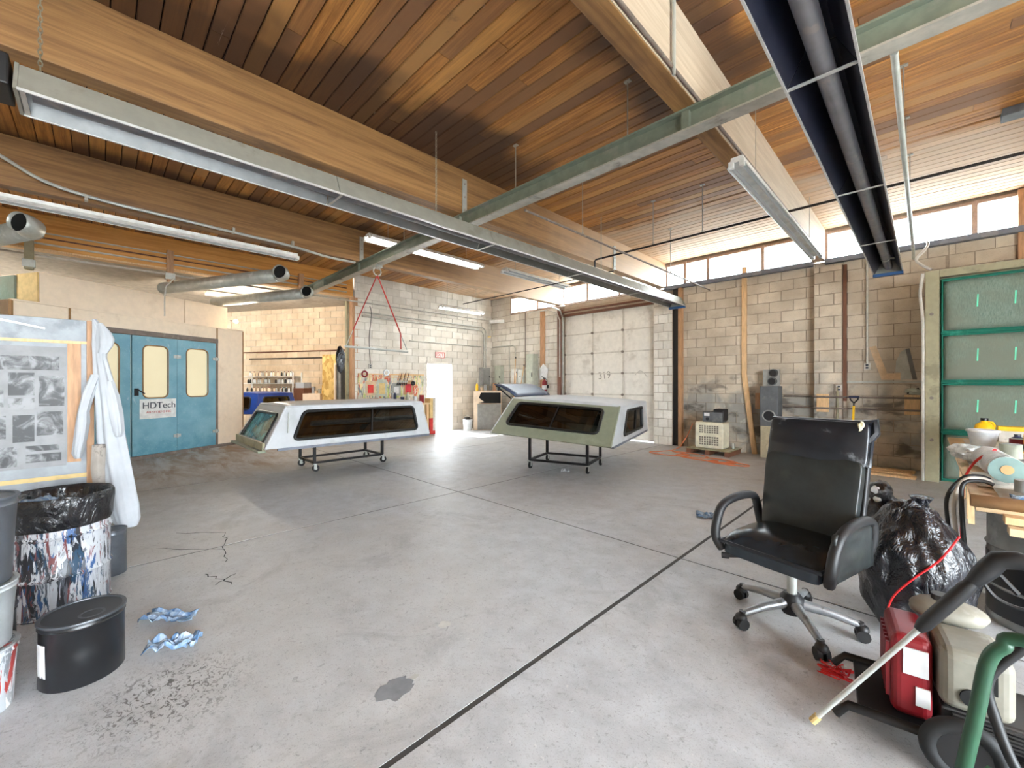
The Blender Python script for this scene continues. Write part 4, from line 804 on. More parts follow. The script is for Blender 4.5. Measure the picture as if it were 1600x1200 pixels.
def canopy(name, lab, loc, rot, Wd, Ln, H, inset, rake_f, rake_b, m_front, m_side, m_roof, m_glass_f, side_hole, front_hole, split=True, front_fr='gasket_black'):
    t = thing(name, lab, 'truck canopy', loc, rot=rot); w = Wd / 2; l = Ln / 2; wi = w - inset
    def corner(sx, sy, top): return (sx * (wi if top else w), (-l + (rake_f if top else 0)) if sy < 0 else (l - (rake_b if top else 0)), H if top else 0)
    faces = {'front': (corner(-1, -1, 0), corner(1, -1, 0), corner(1, -1, 1), corner(-1, -1, 1)), 'right': (corner(1, -1, 0), corner(1, 1, 0), corner(1, 1, 1), corner(1, -1, 1)),
             'left': (corner(-1, 1, 0), corner(-1, -1, 0), corner(-1, -1, 1), corner(-1, 1, 1)), 'back': (corner(1, 1, 0), corner(-1, 1, 0), corner(-1, 1, 1), corner(1, 1, 1))}
    for k, c4 in faces.items():
        hole = {'front': front_hole, 'back': (.12, .88, .25, .85)}.get(k, side_hole)
        if k == 'left': hole = (1 - hole[1], 1 - hole[0], hole[2], hole[3])
        mm = m_front if k == 'front' else m_side
        p = MB().ring(c4, hole, .07, 6).build(k + '_panel', mm, t, solid=.022)
        n = (Vector(c4[1]) - Vector(c4[0])).cross(Vector(c4[3]) - Vector(c4[0])).normalized()
        o4 = [Vector(q) + n * .014 for q in c4]
        # rubber gasket: ring of rounded tube
        A, B_, C_, D = o4; mp = lambda a, b: (A * (1 - a) + B_ * a) * (1 - b) + (D * (1 - a) + C_ * a) * b
        lw = (B_ - A).length; lh = (D - A).length; r = .07; rx, ry = r / lw, r / lh; s0, s1, t0, t1 = hole; lp = []
        for (cx, cy, a0) in ((s1 - rx, t1 - ry, 0), (s0 + rx, t1 - ry, 90), (s0 + rx, t0 + ry, 180), (s1 - rx, t0 + ry, 270)):
            lp += [mp(cx + rx * math.cos(math.radians(a0 + 15 * j)), cy + ry * math.sin(math.radians(a0 + 15 * j))) for j in range(7)]
        wdw = MB().tube(lp, .022, 8, closed=True).build('window_gasket', front_fr if k == 'front' else 'gasket_black', t, smooth=True)
        gm = m_glass_f if k == 'front' else 'tint_dark'
        MB().pane([Vector(q) + n * .004 for q in c4], hole, .07, 6).build('window_pane', gm, wdw)
        if split and not (k == 'front' and m_glass_f == 'tint_teal'):
            for sm_ in ((hole[0] + hole[1]) / 2,) if k != 'right' else ((hole[0] * .42 + hole[1] * .58),):
                MB().bar(mp(sm_, hole[2]) - n * .004, mp(sm_, hole[3]) - n * .004, .018, .025, n).build('window_divider', 'gasket_black', wdw)
    # roof with crown and rounded edge
    def rf(u, v):
        x = -wi + 2 * wi * u; y = -l + rake_f + (Ln - rake_f - rake_b) * v
        return (x, y, H + .045 * (1 - (2 * u - 1) ** 4) * (1 - .6 * (2 * v - 1) ** 6))
    MB().sheet(rf, 14, 14).build('roof', m_roof, t, smooth=True, solid=.015)
    for c, d in ((faces['front'][3], faces['front'][2]), (faces['right'][3], faces['right'][2]), (faces['left'][3], faces['left'][2]), (faces['back'][3], faces['back'][2])):
        MB().tube([c, d], .018, 8).build('roof_edge', m_roof, t, smooth=True)
    for (a, b) in (('front', (0, 3)), ('right', (0, 3)), ('back', (0, 3)), ('left', (0, 3))):
        MB().tube([faces[a][0], faces[a][3]], .016, 8).build('corner_edge', m_side if a != 'right' else m_front, t, smooth=True)
    MB().box(-w - .012, -w + .03, -l + .15, l, -.035, .0).build('base_rail', 'lintel_steel', t); MB().box(w - .03, w + .012, -l + .15, l, -.035, .0).build('base_rail', 'lintel_steel', t)
    MB().box(-w, w, l - .03, l, -.03, 0).build('base_rail', 'lintel_steel', t)
    return t
c1 = canopy('truck_canopy', 'long white truck canopy with dark side window and teal end glass', (-7.0, 2.85, .527), (0, 0, 0), 1.6, 2.56, .55, .16, .30, .06, 'cap_white', 'cap_white', 'cap_white', 'tint_teal', (.12, .915, .17, .87), (.10, .90, .10, .80))
MB().box(-.80, .76, -1.36, -1.26, -.05, -.02).build('sill_lip', 'cap_olive', c1, bevel=.01)
MB().box(-.75, .74, -1.30, -1.27, -.02, .08).build('end_trim', 'olive_frame', c1)
MB().tube([(.796, -1.0 + k * .001, .2 + k * .04) for k in range(8)], .008, 6).build('slider_latch', 'galv', c1, smooth=True)
c2 = canopy('truck_canopy', 'truck canopy with olive raked front window and white roof', (-4.36, 5.97, .575), (0, math.radians(3.0), math.radians(16.6)), 1.92, 2.66, .53, .05, .60, .05, 'cap_olive', 'cap_white', 'cap_white', 'tint_dark', (.24, .80, .17, .85), (.09, .88, .26, .88))
for (a, b, z, sd) in ((-.62, -.2, .075, 1), (.05, .6, .06, 2), (-.35, -.1, .10, 3)):   # bare patches where the olive primer has flaked
    rng = random.Random(sd); n = 16
    P = [((a + b) / 2 + (b - a) / 2 * math.cos(2 * PI * k / n) * rng.uniform(.7, 1.1), z + .022 * math.sin(2 * PI * k / n) * rng.uniform(.5, 1.3)) for k in range(n)]
    pts = [(x, -1.33 + zz / .53 * .6 - .016, zz) for x, zz in P]
    MB().add(pts, [tuple(range(n))]).build('flaked_patch', 'cap_white', c2)
# lifted side hatch, hinged along the roof edge away from the overhead door
ht = MB(); hx, hz = -.92, .56
def hp(u, v): return (hx - .44 * u, -.62 + 1.5 * v, hz + .19 * u + .03 * math.sin(u * PI))
ht.sheet(hp, 6, 8); hatch = ht.build('lifted_hatch', 'cap_navy', c2, smooth=True, solid=.02)
MB().sheet(lambda u, v: (hx - .05 - .34 * u, -.5 + 1.26 * v, hz + .012 + .16 * u - .02), 2, 2).build('hatch_glass', 'tint_dark', hatch)
MB().tube([(hx - .42, -.60, hz + .17), (hx - .02, -.58, hz - .10)], .012, 6).build('gas_strut', 'gasket_black', hatch); MB().tube([(hx - .42, .84, hz + .17), (hx - .02, .82, hz - .10)], .012, 6).build('gas_strut', 'gasket_black', hatch)

# ------------------------------------------------------------------ office chair
ch = thing('office_chair', 'worn black leather swivel office chair with torn corner', 'chair', (-.553, 2.86, 0), math.radians(-14))
def cushion(c, sz, puff=.25, n=10, warp=None):
    m = MB()
    def f(q, p): return q
    bm = bmesh.new(); bmesh.ops.create_cube(bm, size=2); bmesh.ops.subdivide_edges(bm, edges=bm.edges, cuts=n, use_grid_fill=True)
    vs = []
    for v in bm.verts:
        x, y, z = v.co; k = (1 - abs(x) ** 4) * (1 - abs(y) ** 4)
        p = Vector((x * sz[0] / 2 * (1 - .03 * abs(y) ** 6), y * sz[1] / 2 * (1 - .03 * abs(x) ** 6), z * sz[2] / 2 * (.55 + puff * 1.8 * k)))
        p += Vector((0, 0, .006 * noise.noise(Vector((x * 3, y * 3, z)))))
        if warp: p = warp(p, x, y, z)
        vs.append(Vector(c) + p)
    fs = [tuple(v.index for v in f_.verts) for f_ in bm.faces]; bm.free(); m.add(vs, fs); return m
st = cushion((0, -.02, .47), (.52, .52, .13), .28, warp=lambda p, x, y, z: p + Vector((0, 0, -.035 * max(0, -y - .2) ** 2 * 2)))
seat = st.build('seat', 'painted_seat_sheen', ch, smooth=True, sub=1)
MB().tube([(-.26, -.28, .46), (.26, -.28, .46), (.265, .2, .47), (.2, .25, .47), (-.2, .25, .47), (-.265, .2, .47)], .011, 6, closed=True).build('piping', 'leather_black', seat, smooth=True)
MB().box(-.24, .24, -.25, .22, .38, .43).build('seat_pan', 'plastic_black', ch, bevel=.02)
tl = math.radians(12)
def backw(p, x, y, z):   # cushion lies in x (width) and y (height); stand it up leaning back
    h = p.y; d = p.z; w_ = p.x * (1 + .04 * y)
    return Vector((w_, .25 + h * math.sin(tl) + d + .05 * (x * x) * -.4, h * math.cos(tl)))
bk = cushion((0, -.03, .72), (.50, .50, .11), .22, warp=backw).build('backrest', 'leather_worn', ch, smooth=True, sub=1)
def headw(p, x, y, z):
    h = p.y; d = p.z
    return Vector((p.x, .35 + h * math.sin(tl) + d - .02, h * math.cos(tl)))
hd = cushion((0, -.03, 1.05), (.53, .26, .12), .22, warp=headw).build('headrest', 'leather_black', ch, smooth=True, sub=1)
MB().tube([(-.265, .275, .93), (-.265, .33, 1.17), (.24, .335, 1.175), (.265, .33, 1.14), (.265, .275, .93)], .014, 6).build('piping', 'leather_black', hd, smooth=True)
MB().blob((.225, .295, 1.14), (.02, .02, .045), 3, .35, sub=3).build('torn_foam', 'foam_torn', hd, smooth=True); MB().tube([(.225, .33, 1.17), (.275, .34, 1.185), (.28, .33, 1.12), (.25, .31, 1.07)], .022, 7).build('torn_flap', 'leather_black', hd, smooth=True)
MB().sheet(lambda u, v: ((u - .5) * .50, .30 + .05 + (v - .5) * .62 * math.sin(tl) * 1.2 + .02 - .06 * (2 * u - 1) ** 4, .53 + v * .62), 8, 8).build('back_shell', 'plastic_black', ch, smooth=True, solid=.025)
def arm(s):
    pts = [(s * .27, .20, .43), (s * .30, .21, .53), (s * .31, .18, .645), (s * .31, .08, .675), (s * .31, -.08, .672), (s * .31, -.19, .64), (s * .305, -.25, .56), (s * .30, -.27, .47), (s * .28, -.24, .40)]
    P = smooth_path(pts, 4)
    return MB().tube(P, .026, 8).build('armrest', 'plastic_black', ch, smooth=True)
a1 = arm(-1); a2 = arm(1)
MB().sheet(lambda u, v: (.305 + .012 * noise.noise(Vector((u * 4, v * 4, 1))), -.25 + .44 * u, .42 + .235 * v), 10, 8).build('side_cover', 'leather_worn', a2, smooth=True, solid=.02)
MB().cyl((0, 0, .30), (0, 0, .40), .055, 16, .04).build('tilt_mechanism', 'plastic_black', ch, smooth=True); MB().tube([(-.05, -.05, .37), (-.2, -.16, .36), (-.26, -.2, .35)], .01, 6).cyl((-.26, -.2, .35), (-.29, -.225, .35), .02, 8).build('lever', 'plastic_black', ch)
MB().cyl((0, 0, .16), (0, 0, .32), .026, 14).build('gas_column', 'galv', ch, smooth=True); MB().lathe([(.05, .07), (.062, .1), (.06, .16), (.04, .185)], 20).build('hub', 'plastic_black', ch, smooth=True)
for k in range(5):
    a = math.radians(72 * k + 30); d = Vector((math.cos(a), math.sin(a), 0))
    lg = MB().tube([d * .04 + Vector((0, 0, .13)), d * .18 + Vector((0, 0, .115)), d * .305 + Vector((0, 0, .085))], [.03, .024, .018], 10).build('leg', 'alu_leg', ch, smooth=True)
    s = Vector((-d.y, d.x, 0)); c = d * .32 + Vector((0, 0, .032))
    MB().cyl(c - s * .03, c - s * .008, .032, 14).cyl(c + s * .008, c + s * .03, .032, 14).build('caster', 'rubber', lg)
    MB().blob(c + Vector((0, 0, .03)), (.032, .032, .03), k, .05, sub=2).cyl(d * .31 + Vector((0, 0, .055)), d * .31 + Vector((0, 0, .10)), .018, 10).build('caster_hood', 'plastic_black', lg, smooth=True)

# ------------------------------------------------------------------ bags and bench on the right
def bag_fn(h):
    def f(q, p):
        z = q.z
        if z < -h * .82: q.z = -h * .82
        up = max(0, p.z); a = math.atan2(p.y, p.x)
        q.x *= 1 - .45 * up ** 2.2; q.y *= 1 - .45 * up ** 2.2
        rr = 1 + .05 * math.sin(a * 11 + p.z * 3) * up + .02 * math.sin(a * 23 + 5 * p.z)
        q.x *= rr; q.y *= rr; return q
    return f
t = thing('garbage_bag', 'big full black garbage bag tied with red ribbon beside the chair', 'garbage bag', (-.05, 3.27, 0))
MB().blob((0, 0, .345), (.245, .25, .42), 5, .14, 1.7, 5, bag_fn(.42)).build('bag', 'black_bag_plastic', t, smooth=True)
MB().lathe([(.06, .66), (.035, .71), (.03, .73), (.05, .765), (.02, .775)], 18, (.03, 0, 0), wob=lambda a, z: .2 * math.sin(a * 7)).build('knot', 'black_bag_plastic', t, smooth=True)
MB().tube(smooth_path([(.17, -.16, .62), (.10, -.225, .50), (.0, -.262, .38), (-.07, -.255, .27), (-.10, -.235, .17)]), .005, 5).build('ribbon', 'red_ribbon', t, smooth=True)
t = thing('garbage_bag', 'small black bag with a white print behind the chair', 'garbage bag', (-.24, 4.5, 0))
MB().blob((0, 0, .23), (.24, .22, .28), 9, .2, 1.9, 4, bag_fn(.28)).build('bag', 'black_bag_plastic', t, smooth=True); MB().blob((-.02, -.02, .53), (.075, .075, .09), 3, .2, sub=3).build('knot', 'black_bag_plastic', t, smooth=True)
MB().blob((-.045, -.075, .55), (.032, .02, .035), 2, .2, sub=2).build('print', 'tub_white', t, smooth=True); MB().blob((-.035, -.075, .48), (.028, .02, .028), 6, .2, sub=2).build('print', 'tub_white', t, smooth=True)

bt = thing('work_bench', 'cluttered bench board resting on a grey drum and trestle', 'bench', (.72, 5.6, 0))
MB().box(.20, 1.25, 3.55, 7.9, .675, .70).build('board', 'plywood', bt, world=True, bevel=.003)
for y in (6.3, 7.6):
    MB().bar((.28, y, .655), (1.2, y, .655), .05, .04).build('trestle_beam', 'wood_pale', bt, world=True)
    for x in (.32, 1.15): MB().bar((x, y - .12, 0), (x, y, .64), .045, .045).bar((x, y + .12, 0), (x, y, .64), .045, .045).build('trestle_leg', 'wood_pale', bt, world=True)
dr = thing('steel_drum', 'grey steel drum under the near end of the bench', 'drum', (.52, 3.86, 0))
MB().lathe([(.26, 0), (.265, .02), (.258, .03), (.258, .20), (.268, .215), (.258, .23), (.258, .43), (.268, .445), (.258, .46), (.258, .64), (.268, .655), (.268, .668), (.24, .668), (.24, .64)], 36).build('shell', 'drum_steel', dr, smooth=True)
MB().lathe([(.262, .05), (.262, .40)], 36).build('dark_lower_half', 'pail_black', dr, smooth=True)
pp = thing('newspaper_stack', 'layers of newspaper and masking paper on the bench board', 'newspaper', (.62, 5.0, .70))
for i in range(7):
    rr = random.Random(i); x0 = .23 + rr.uniform(0, .1); y0 = 3.62 + i * .5 + rr.uniform(-.1, .1)
    MB().sheet(lambda u, v: (x0 + .72 * u, y0 + .62 * v, .714 + .004 * i + .008 * noise.noise(Vector((u * 3, v * 3, i)))), 6, 6).build('sheet', 'newsprint', pp, world=True, smooth=True, solid=.003)
bz = .748
o = MB().tube([(.36, 4.52, bz + .10), (.60, 5.05, bz + .10)], .085, 28).build('film_roll', 'clear_film', smooth=True); 
def obj_thing(name, lab, cat, loc, rotz=0, **k): return thing(name, lab, cat, loc, rotz, **k)
bpy.data.objects.remove(o)
t = thing('film_roll', 'fat roll of clear masking film lying on the bench', 'film roll', (.355, 4.52, bz), .07)
MB().tube([(0, -.30, .088), (0, .30, .088)], .086, 30).build('film', 'clear_film', t, smooth=True); MB().tube([(0, -.302, .088), (0, -.306, .088)], .084, 30).build('end_face', 'roll_end', t); MB().tube([(0, -.306, .088), (0, -.31, .088)], .03, 16).build('core', 'cardboard', t)
t = thing('film_roll', 'crumpled thin roll of plastic film behind the fat roll', 'film roll', (.27, 5.32, bz), math.radians(20))
MB().blob((0, 0, .06), (.11, .24, .065), 5, .25, 2.2, 4).build('film', 'clear_film', t, smooth=True)
t = thing('plastic_tub', 'translucent white plastic tub on the bench by the filters', 'tub', (.42, 6.55, bz))
MB().lathe([(.085, 0), (.115, .16), (.122, .165), (.122, .175), (.108, .175), (.08, .01)], 28).build('tub', 'tub_white', t, smooth=True); MB().lathe([(.123, .15), (.126, .155), (.126, .168), (.122, .17)], 28).build('rim', 'lamp_white', t, smooth=True)
def jug(x, y, rz, lab):
    t = thing('jug', lab, 'jug', (x, y, .705), rz, group='yellow jugs on the bench')
    MB().lathe([(.075, 0), (.085, .01), (.085, .17), (.07, .215), (.03, .245), (.028, .26)], 20).build('bottle', 'yellow_plastic', t, smooth=True); MB().cyl((0, 0, .26), (0, 0, .29), .032, 14).build('cap', 'gasket_black', t); MB().lathe([(.0865, .04), (.0865, .14)], 20).build('label_band', 'navy_plastic', t, smooth=True)
    MB().tube([(.03, 0, .245), (.075, 0, .24), (.095, 0, .2), (.085, 0, .16)], .012, 6).build('handle', 'yellow_plastic', t, smooth=True)
jug(.49, 7.45, .5, 'yellow jug with black cap next to the yellow carton'); jug(.96, 7.47, 2.2, 'yellow jug with black cap beyond the yellow carton')
t = thing('carton', 'yellow topped carton between the yellow jugs', 'carton', (.72, 7.52, .705)); MB().box(-.12, .12, -.08, .08, 0, .15).build('box', 'newsprint', t, bevel=.003); MB().box(-.125, .125, -.085, .085, .15, .20).build('lid', 'yellow_plastic', t, bevel=.004)
for (x, y, r, lab, ) in ((.43, 4.02, .045, 'grey tape roll standing on the bench'), (.55, 4.02, .05, 'second grey tape roll touching the first one')):
    t = thing('tape_roll', lab, 'tape', (x, y, .735)); MB().lathe([(r * .7, 0), (r, 0), (r, .075), (r * .7, .075)], 24).build('roll', 'tape_grey', t, smooth=True); MB().lathe([(r * .66, .002), (r * .69, .002), (r * .69, .073), (r * .66, .073)], 24).build('core', 'cardboard', t, smooth=True)
t = thing('cardboard_tube', 'brown cardboard tube across the near edge of the bench', 'cardboard tube', (.55, 3.55, .70), math.radians(-2))
MB().tube([(-.37, -.02, .035), (.6, .06, .035)], .032, 20, caps=False).build('tube', 'cardboard', t, smooth=True, solid=.006); MB().tube([(-.368, -.02, .035), (-.34, -.018, .035)], .024, 16).build('bore', 'booth_edge', t)
for (k, x0, x1, y, z, lab) in ((0, .30, 1.2, 3.50, .645, 'pale wood batten under the bench edge'), (1, .31, .75, 3.44, .60, 'short offcut of lumber under the pale batten')):
    o = MB().box(x0, x1, y - .05, y + .04, z - .0, z + .04).build('batten', 'wood_pale' if k == 0 else 'plywood', bevel=.003); tag(o, lab, 'lumber')
def rag(x, y, z, sx, sy, h, seed, lab, rz=0, m='blue_wipe', name='paper_wipe'):
    o = MB()
    o.sheet(lambda u, v: ((u - .5) * sx * (1 + .2 * noise.noise(Vector((v * 3, seed, 0)))), (v - .5) * sy * (1 + .25 * noise.noise(Vector((u * 3, seed, 4)))), h * (.1 + abs(noise.noise(Vector((u * 3.5 + seed, v * 3.5, 1)))) * 1.7 + .25 * abs(math.sin(u * 9 + v * 3)))), 14, 12)
    o = o.build(name, m, smooth=True, solid=.003); o.location = (x, y, z); o.rotation_euler = (0, 0, rz); tag(o, lab, 'wipe')
rag(.50, 3.78, .722, .30, .14, .03, 3, 'pale blue paper wipe lying on the bench papers')
rag(-3.18, .30, .003, .30, .09, .04, 5, 'long crumpled blue wipe on the floor beside the paint churn', .75)
rag(-2.83, .28, .003, .24, .09, .05, 8, 'crumpled blue and white wipe lying in the paint churn', 1.0)
rag(-1.62, 4.55, .003, .24, .16, .035, 11, 'small blue and white wipe on the open floor beyond the chair', .4)
rag(-4.05, 5.25, .003, .12, .10, .04, 17, 'tiny scrap of white paper near the olive canopy cart', .4, 'cloth_white', 'paper_scrap')
# hose and cable loops off the bench edge
for k, (m, lab) in enumerate((('cable_black', 'black hose looping off the bench over the garbage bag'), ('cable_white', 'grey cable drooping off the bench edge'), ('cable_black', 'second black cable drooping behind the grey cable'))):
    y = 4.16 - k * .1
    pipe('hose', [(.30, y, .768), (.25, y, .785), (.17, y - .03, .76), (.10 + .03 * k, y - .07, .62), (.11 + .03 * k, y - .1, .40), (.13 + .03 * k, y - .12, .14)], .012, m, lab, 'hose')
pipe('hose', arc((.72, 5.5, .86), .13, -60, 240, (1, 0, 0), (0, .5, .8), 16), .014, 'cable_black', 'black hose ring standing among the bench clutter', 'hose')
t = thing('ribbon', 'red plastic ribbon hanging from the bench down to the floor', 'ribbon', (.17, 3.9, .0))
MB().tube(smooth_path([(.355, 4.62, .925), (.25, 4.45, .85), (.19, 4.30, .74), (.172, 4.22, .60), (.17, 4.2, .3), (.16, 4.18, .01)]), .006, 4).build('strand', 'red_ribbon', t, world=True); MB().tube(smooth_path([(.355, 4.58, .925), (.245, 4.42, .84), (.185, 4.27, .70), (.178, 4.22, .4), (.18, 4.2, .05)]), .009, 4).build('strand', 'red_ribbon', t, world=True)
t = thing('ribbon', 'crumpled red ribbon bunch on the floor by the chair', 'ribbon', (-.31, 2.5, 0))
rr = random.Random(4); MB().tube([(rr.uniform(-.07, .07), rr.uniform(-.05, .05), rr.uniform(.008, .05)) for _ in range(46)], .004, 4).build('bunch', 'red_ribbon', t); MB().tube([(.04, .02, .03), (.1, .1, .012), (.14, .25, .012), (.3, .33, .012)], .008, 4).build('tail', 'red_ribbon', t)

# ------------------------------------------------------------------ pressure washer, wand, hand truck
pw = thing('pressure_washer', 'red and grey petrol pressure washer on a black tube frame', 'pressure washer', (.03, 2.36, 0), math.radians(8))
# local x runs to the right along the camera's view, y away from it
MB().box(-.15, -.03, -.15, .12, .12, .43).build('recoil_cover', 'red_plastic', pw, bevel=.03)
rc = MB()
for k in range(7): rc.bar((-.156, -.12 + k * .034, .17), (-.156, -.12 + k * .034, .38), .012, .012)
rc.build('recoil_grille', 'red_plastic', pw)
MB().box(-.115, -.045, -.156, -.150, .29, .39).build('sticker', 'paper_label', pw); MB().box(-.08, -.04, -.156, -.150, .18, .25).build('sticker', 'paper_label', pw)
mf = MB().box(-.02, .17, -.18, .06, .22, .44).build('air_cleaner', 'engine_grey', pw, bevel=.035)
MB().cyl((.06, -.175, .285), (.06, -.187, .285), .03, 20).build('knob_hole', 'dark_hole', mf); 
for x in (.09, .115): MB().box(x - .006, x + .006, -.187, -.178, .32, .385).build('slot', 'dark_hole', mf)
MB().blob((.05, .12, .46), (.12, .08, .05), 2, .08, sub=3).build('fuel_tank', 'engine_grey', pw, smooth=True); MB().cyl((.03, .12, .49), (.03, .12, .525), .03, 16).build('fuel_cap', 'engine_dark', pw)
MB().box(-.01, .28, -.13, .14, .11, .20).build('engine_block', 'engine_dark', pw, bevel=.01)
fn_ = MB()
for k in range(6): fn_.box(.02, .2, -.145, -.13, .12 + k * .013, .127 + k * .013)
fn_.build('cooling_fins', 'engine_dark', pw); MB().cyl((.30, -.02, .18), (.44, -.02, .18), .06, 18).build('pump', 'engine_dark', pw, smooth=True); MB().tube([(.40, -.05, .24), (.42, -.10, .3), (.50, -.06, .32)], .018, 8).build('pump_fitting', 'galv', pw, smooth=True)
for s in (-1, 1): MB().tube([(-.32, .19 * s, .06), (-.28, .19 * s, .11), (.34, .19 * s, .11), (.46, .19 * s, .16), (.52, .19 * s, .40), (.55, .19 * s, .80)], .018, 8).build('frame_tube', 'black_steel', pw, smooth=True)
MB().tube([(.55, -.19, .80), (.555, -.17, .84), (.555, .17, .84), (.55, .19, .80)], .018, 8).build('handle_bar', 'plastic_black', pw, smooth=True); MB().box(-.25, .36, -.18, .18, .09, .11).build('base_plate', 'black_steel', pw, bevel=.004)
for s in (-1, 1):
    w_ = MB().tube(arc((.03, s * .235, .115), .09, 0, 360, (1, 0, 0), (0, 0, 1), 20)[:-1], .026, 8, closed=True).build('wheel', 'rubber', pw, smooth=True); MB().cyl((.03, s * .22, .115), (.03, s * .25, .115), .07, 16).build('rim', 'plastic_black', w_)
for s in (-1, 1): MB().cyl((.30, s * .15, 0), (.30, s * .15, .10), .02, 10).build('foot', 'rubber', pw)
wd = thing('spray_wand', 'steel spray lance with black trigger gun leaning over the washer', 'spray lance', (-.32, 2.08, 0))
a = Vector((-.33, 2.07, .018)); b = Vector((.149, 2.13, .775)); d = (b - a).normalized()
MB().tube([a, a + d * .6], .0095, 10).build('lance', 'galv', wd, world=True, smooth=True); MB().tube([a - d * .0, a + d * .035], .014, 10).build('nozzle', 'booth_yellow', wd, world=True)
MB().tube([a + d * .58, a + d * .61, a + d * .80, a + d * .83], [.014, .023, .023, .018], 12).build('grip_sleeve', 'plastic_black', wd, world=True, smooth=True)
sd = Vector((d.y, -d.x, 0)).normalized(); g0 = a + d * .83
MB().tube([g0, g0 + d * .03, g0 + d * .07, g0 + d * .11, g0 + Vector((.10, .0, .105)), g0 + Vector((.13, .0, .10)), g0 + Vector((.15, .0, .07)), g0 + Vector((.155, .0, .02)), g0 + Vector((.155, .0, -.03)), g0 + Vector((.15, .0, -.06))], [.02, .026, .03, .031, .029, .027, .024, .021, .02, .018], 12).build('trigger_gun', 'plastic_black', wd, world=True, smooth=True)
MB().tube(smooth_path([g0 + d * .03, g0 + Vector((.05, 0, -.03)), g0 + Vector((.10, 0, -.05)), g0 + Vector((.15, 0, -.04))]), .006, 6).build('trigger_guard', 'plastic_black', wd, world=True); MB().tube([g0 + d * .08, g0 + Vector((.10, 0, -.005))], .008, 6).build('trigger', 'black_steel', wd, world=True)
MB().tube(smooth_path([g0 + Vector((.15, 0, -.06)), g0 + Vector((.13, 0, -.14)), (.15, 2.11, .42), (.16, 2.10, .30), (.22, 2.07, .14), (.34, 2.05, .04), (.60, 2.10, .03)]), .015, 8).build('hose', 'cable_black', wd, world=True, smooth=True)
hm = thing('hand_truck', 'hand truck with bent green tube frame', 'hand truck', (.42, 1.78, 0))
MB().tube([(.06, 1.93, .02)] + smooth_path([(.115, 1.94, .40), (.135, 1.945, .54), (.165, 1.945, .60), (.22, 1.93, .645), (.62, 1.80, .69), (.70, 1.77, .67), (.73, 1.75, .60)]) + [(.74, 1.74, .02)], .019, 16).build('frame', 'green_tube', hm, world=True, smooth=True)
MB().box(.10, .78, 1.60, 1.70, .0, .012).build('toe_plate', 'green_tube', hm, world=True); MB().bar((.13, 1.95, .2), (.74, 1.74, .2), .03, .02).build('cross_bar', 'green_tube', hm, world=True)
# ------------------------------------------------------------------ exhaust filter bank on the right
fb = thing('filter_bank', 'olive steel frame holding green paint exhaust filters', 'filter bank', (1.3, 8.9, 0))
fy = 8.45
MB().box(-.01, .135, fy, WY - .02, 0, 3.02).build('frame_post', 'olive_frame', fb, world=True, bevel=.006); MB().box(2.5, 2.64, fy, WY - .02, 0, 3.02).build('frame_post', 'olive_frame', fb, world=True, bevel=.006)
MB().box(.137, 2.498, fy, WY - .02, 2.92, 3.02).build('frame_head', 'olive_frame', fb, world=True, bevel=.006); MB().box(.137, 2.498, fy + .14, WY - .02, 0, 2.92).build('plenum', 'olive_frame', fb, world=True)
for z in (2.4, 1.2, .6): MB().cyl((.055, fy - .001, z), (.055, fy - .014, z), .022, 12).build('latch', 'booth_steel', fb, world=True)
M('slit_mark', (110, 236, 196), .5)
rows = [(.02, .72), (.72, 1.42), (1.42, 2.12), (2.12, 2.90)]
for (z0, z1) in rows:
    for (x0, x1) in ((.14, 1.32), (1.32, 2.495)):
        nx, nz = 14, 8
        def fs_(u, v):
            e = min(u, 1 - u, v * .6, (1 - v) * .6); k = min(1, e / .06)
            return (x0 + .012 + (x1 - x0 - .024) * u, fy + .11 - .075 * k + .006 * noise.noise(Vector((u * 6 + x0, v * 4, z0))), z0 + .012 + (z1 - z0 - .024) * v)
        ft = MB().sheet(fs_, nx, nz).build('filter_pad', 'green_filter_media', fb, world=True, smooth=True, solid=.012)
        for sx_ in (.30, .58, .82):
            xx = x0 + (x1 - x0) * sx_; zz = (z0 + z1) / 2 + .03
            MB().bar((xx, fy + .024, zz - .085), (xx + .006, fy + .024, zz + .085), .014, .006, (0, 1, 0)).build('light_slit', 'slit_mark', ft, world=True)  # bright mint bar painted as a slit of light in the pad
        b = [(x0 + .02, fy + .09, z0 + .02), (x1 - .02, fy + .09, z0 + .02), (x1 - .02, fy + .09, z1 - .02), (x0 + .02, fy + .09, z1 - .02)]
        MB().tube(b, .026, 6, closed=True).build('filter_edge', 'green_seam', ft, world=True, smooth=True)
# ------------------------------------------------------------------ partition with posters, coverall, drum and pails on the left
pt = thing('partition', 'white painted plywood partition with posters and wooden edge', 'partition', (-4.55, -1.4, 0))
MB().box(-4.60, -4.50, -3.2, -.06, 0, 1.88).build('panel', 'white_paint', pt, world=True, bevel=.004); MB().box(-4.61, -4.49, -.06, -.02, 0, 1.88).build('edge_stud', 'wood_orange', pt, world=True)
MB().box(-4.498, -4.485, -3.2, -.06, 1.70, 1.72).build('ledge', 'wood_pale', pt, world=True); MB().bar((-4.49, -.55, 1.86), (-4.49, -.27, 1.80), .012, .012).build('hook_bar', 'galv', pt, world=True); MB().box(-4.499, -4.49, -.16, -.09, .82, 1.72).build('batten', 'wood_orange', pt, world=True)
MB().box(-4.497, -4.49, -3.2, -.06, .70, .73).build('drip_line', 'booth_yellow', pt, world=True)
ps = thing('poster_sheet', 'faded black and white picture collage pinned to the partition', 'poster', (-4.495, -.5, .8))
MB().box(-4.499, -4.495, -.98, -.165, .80, 1.67).build('paper', 'poster_paper', ps, world=True)
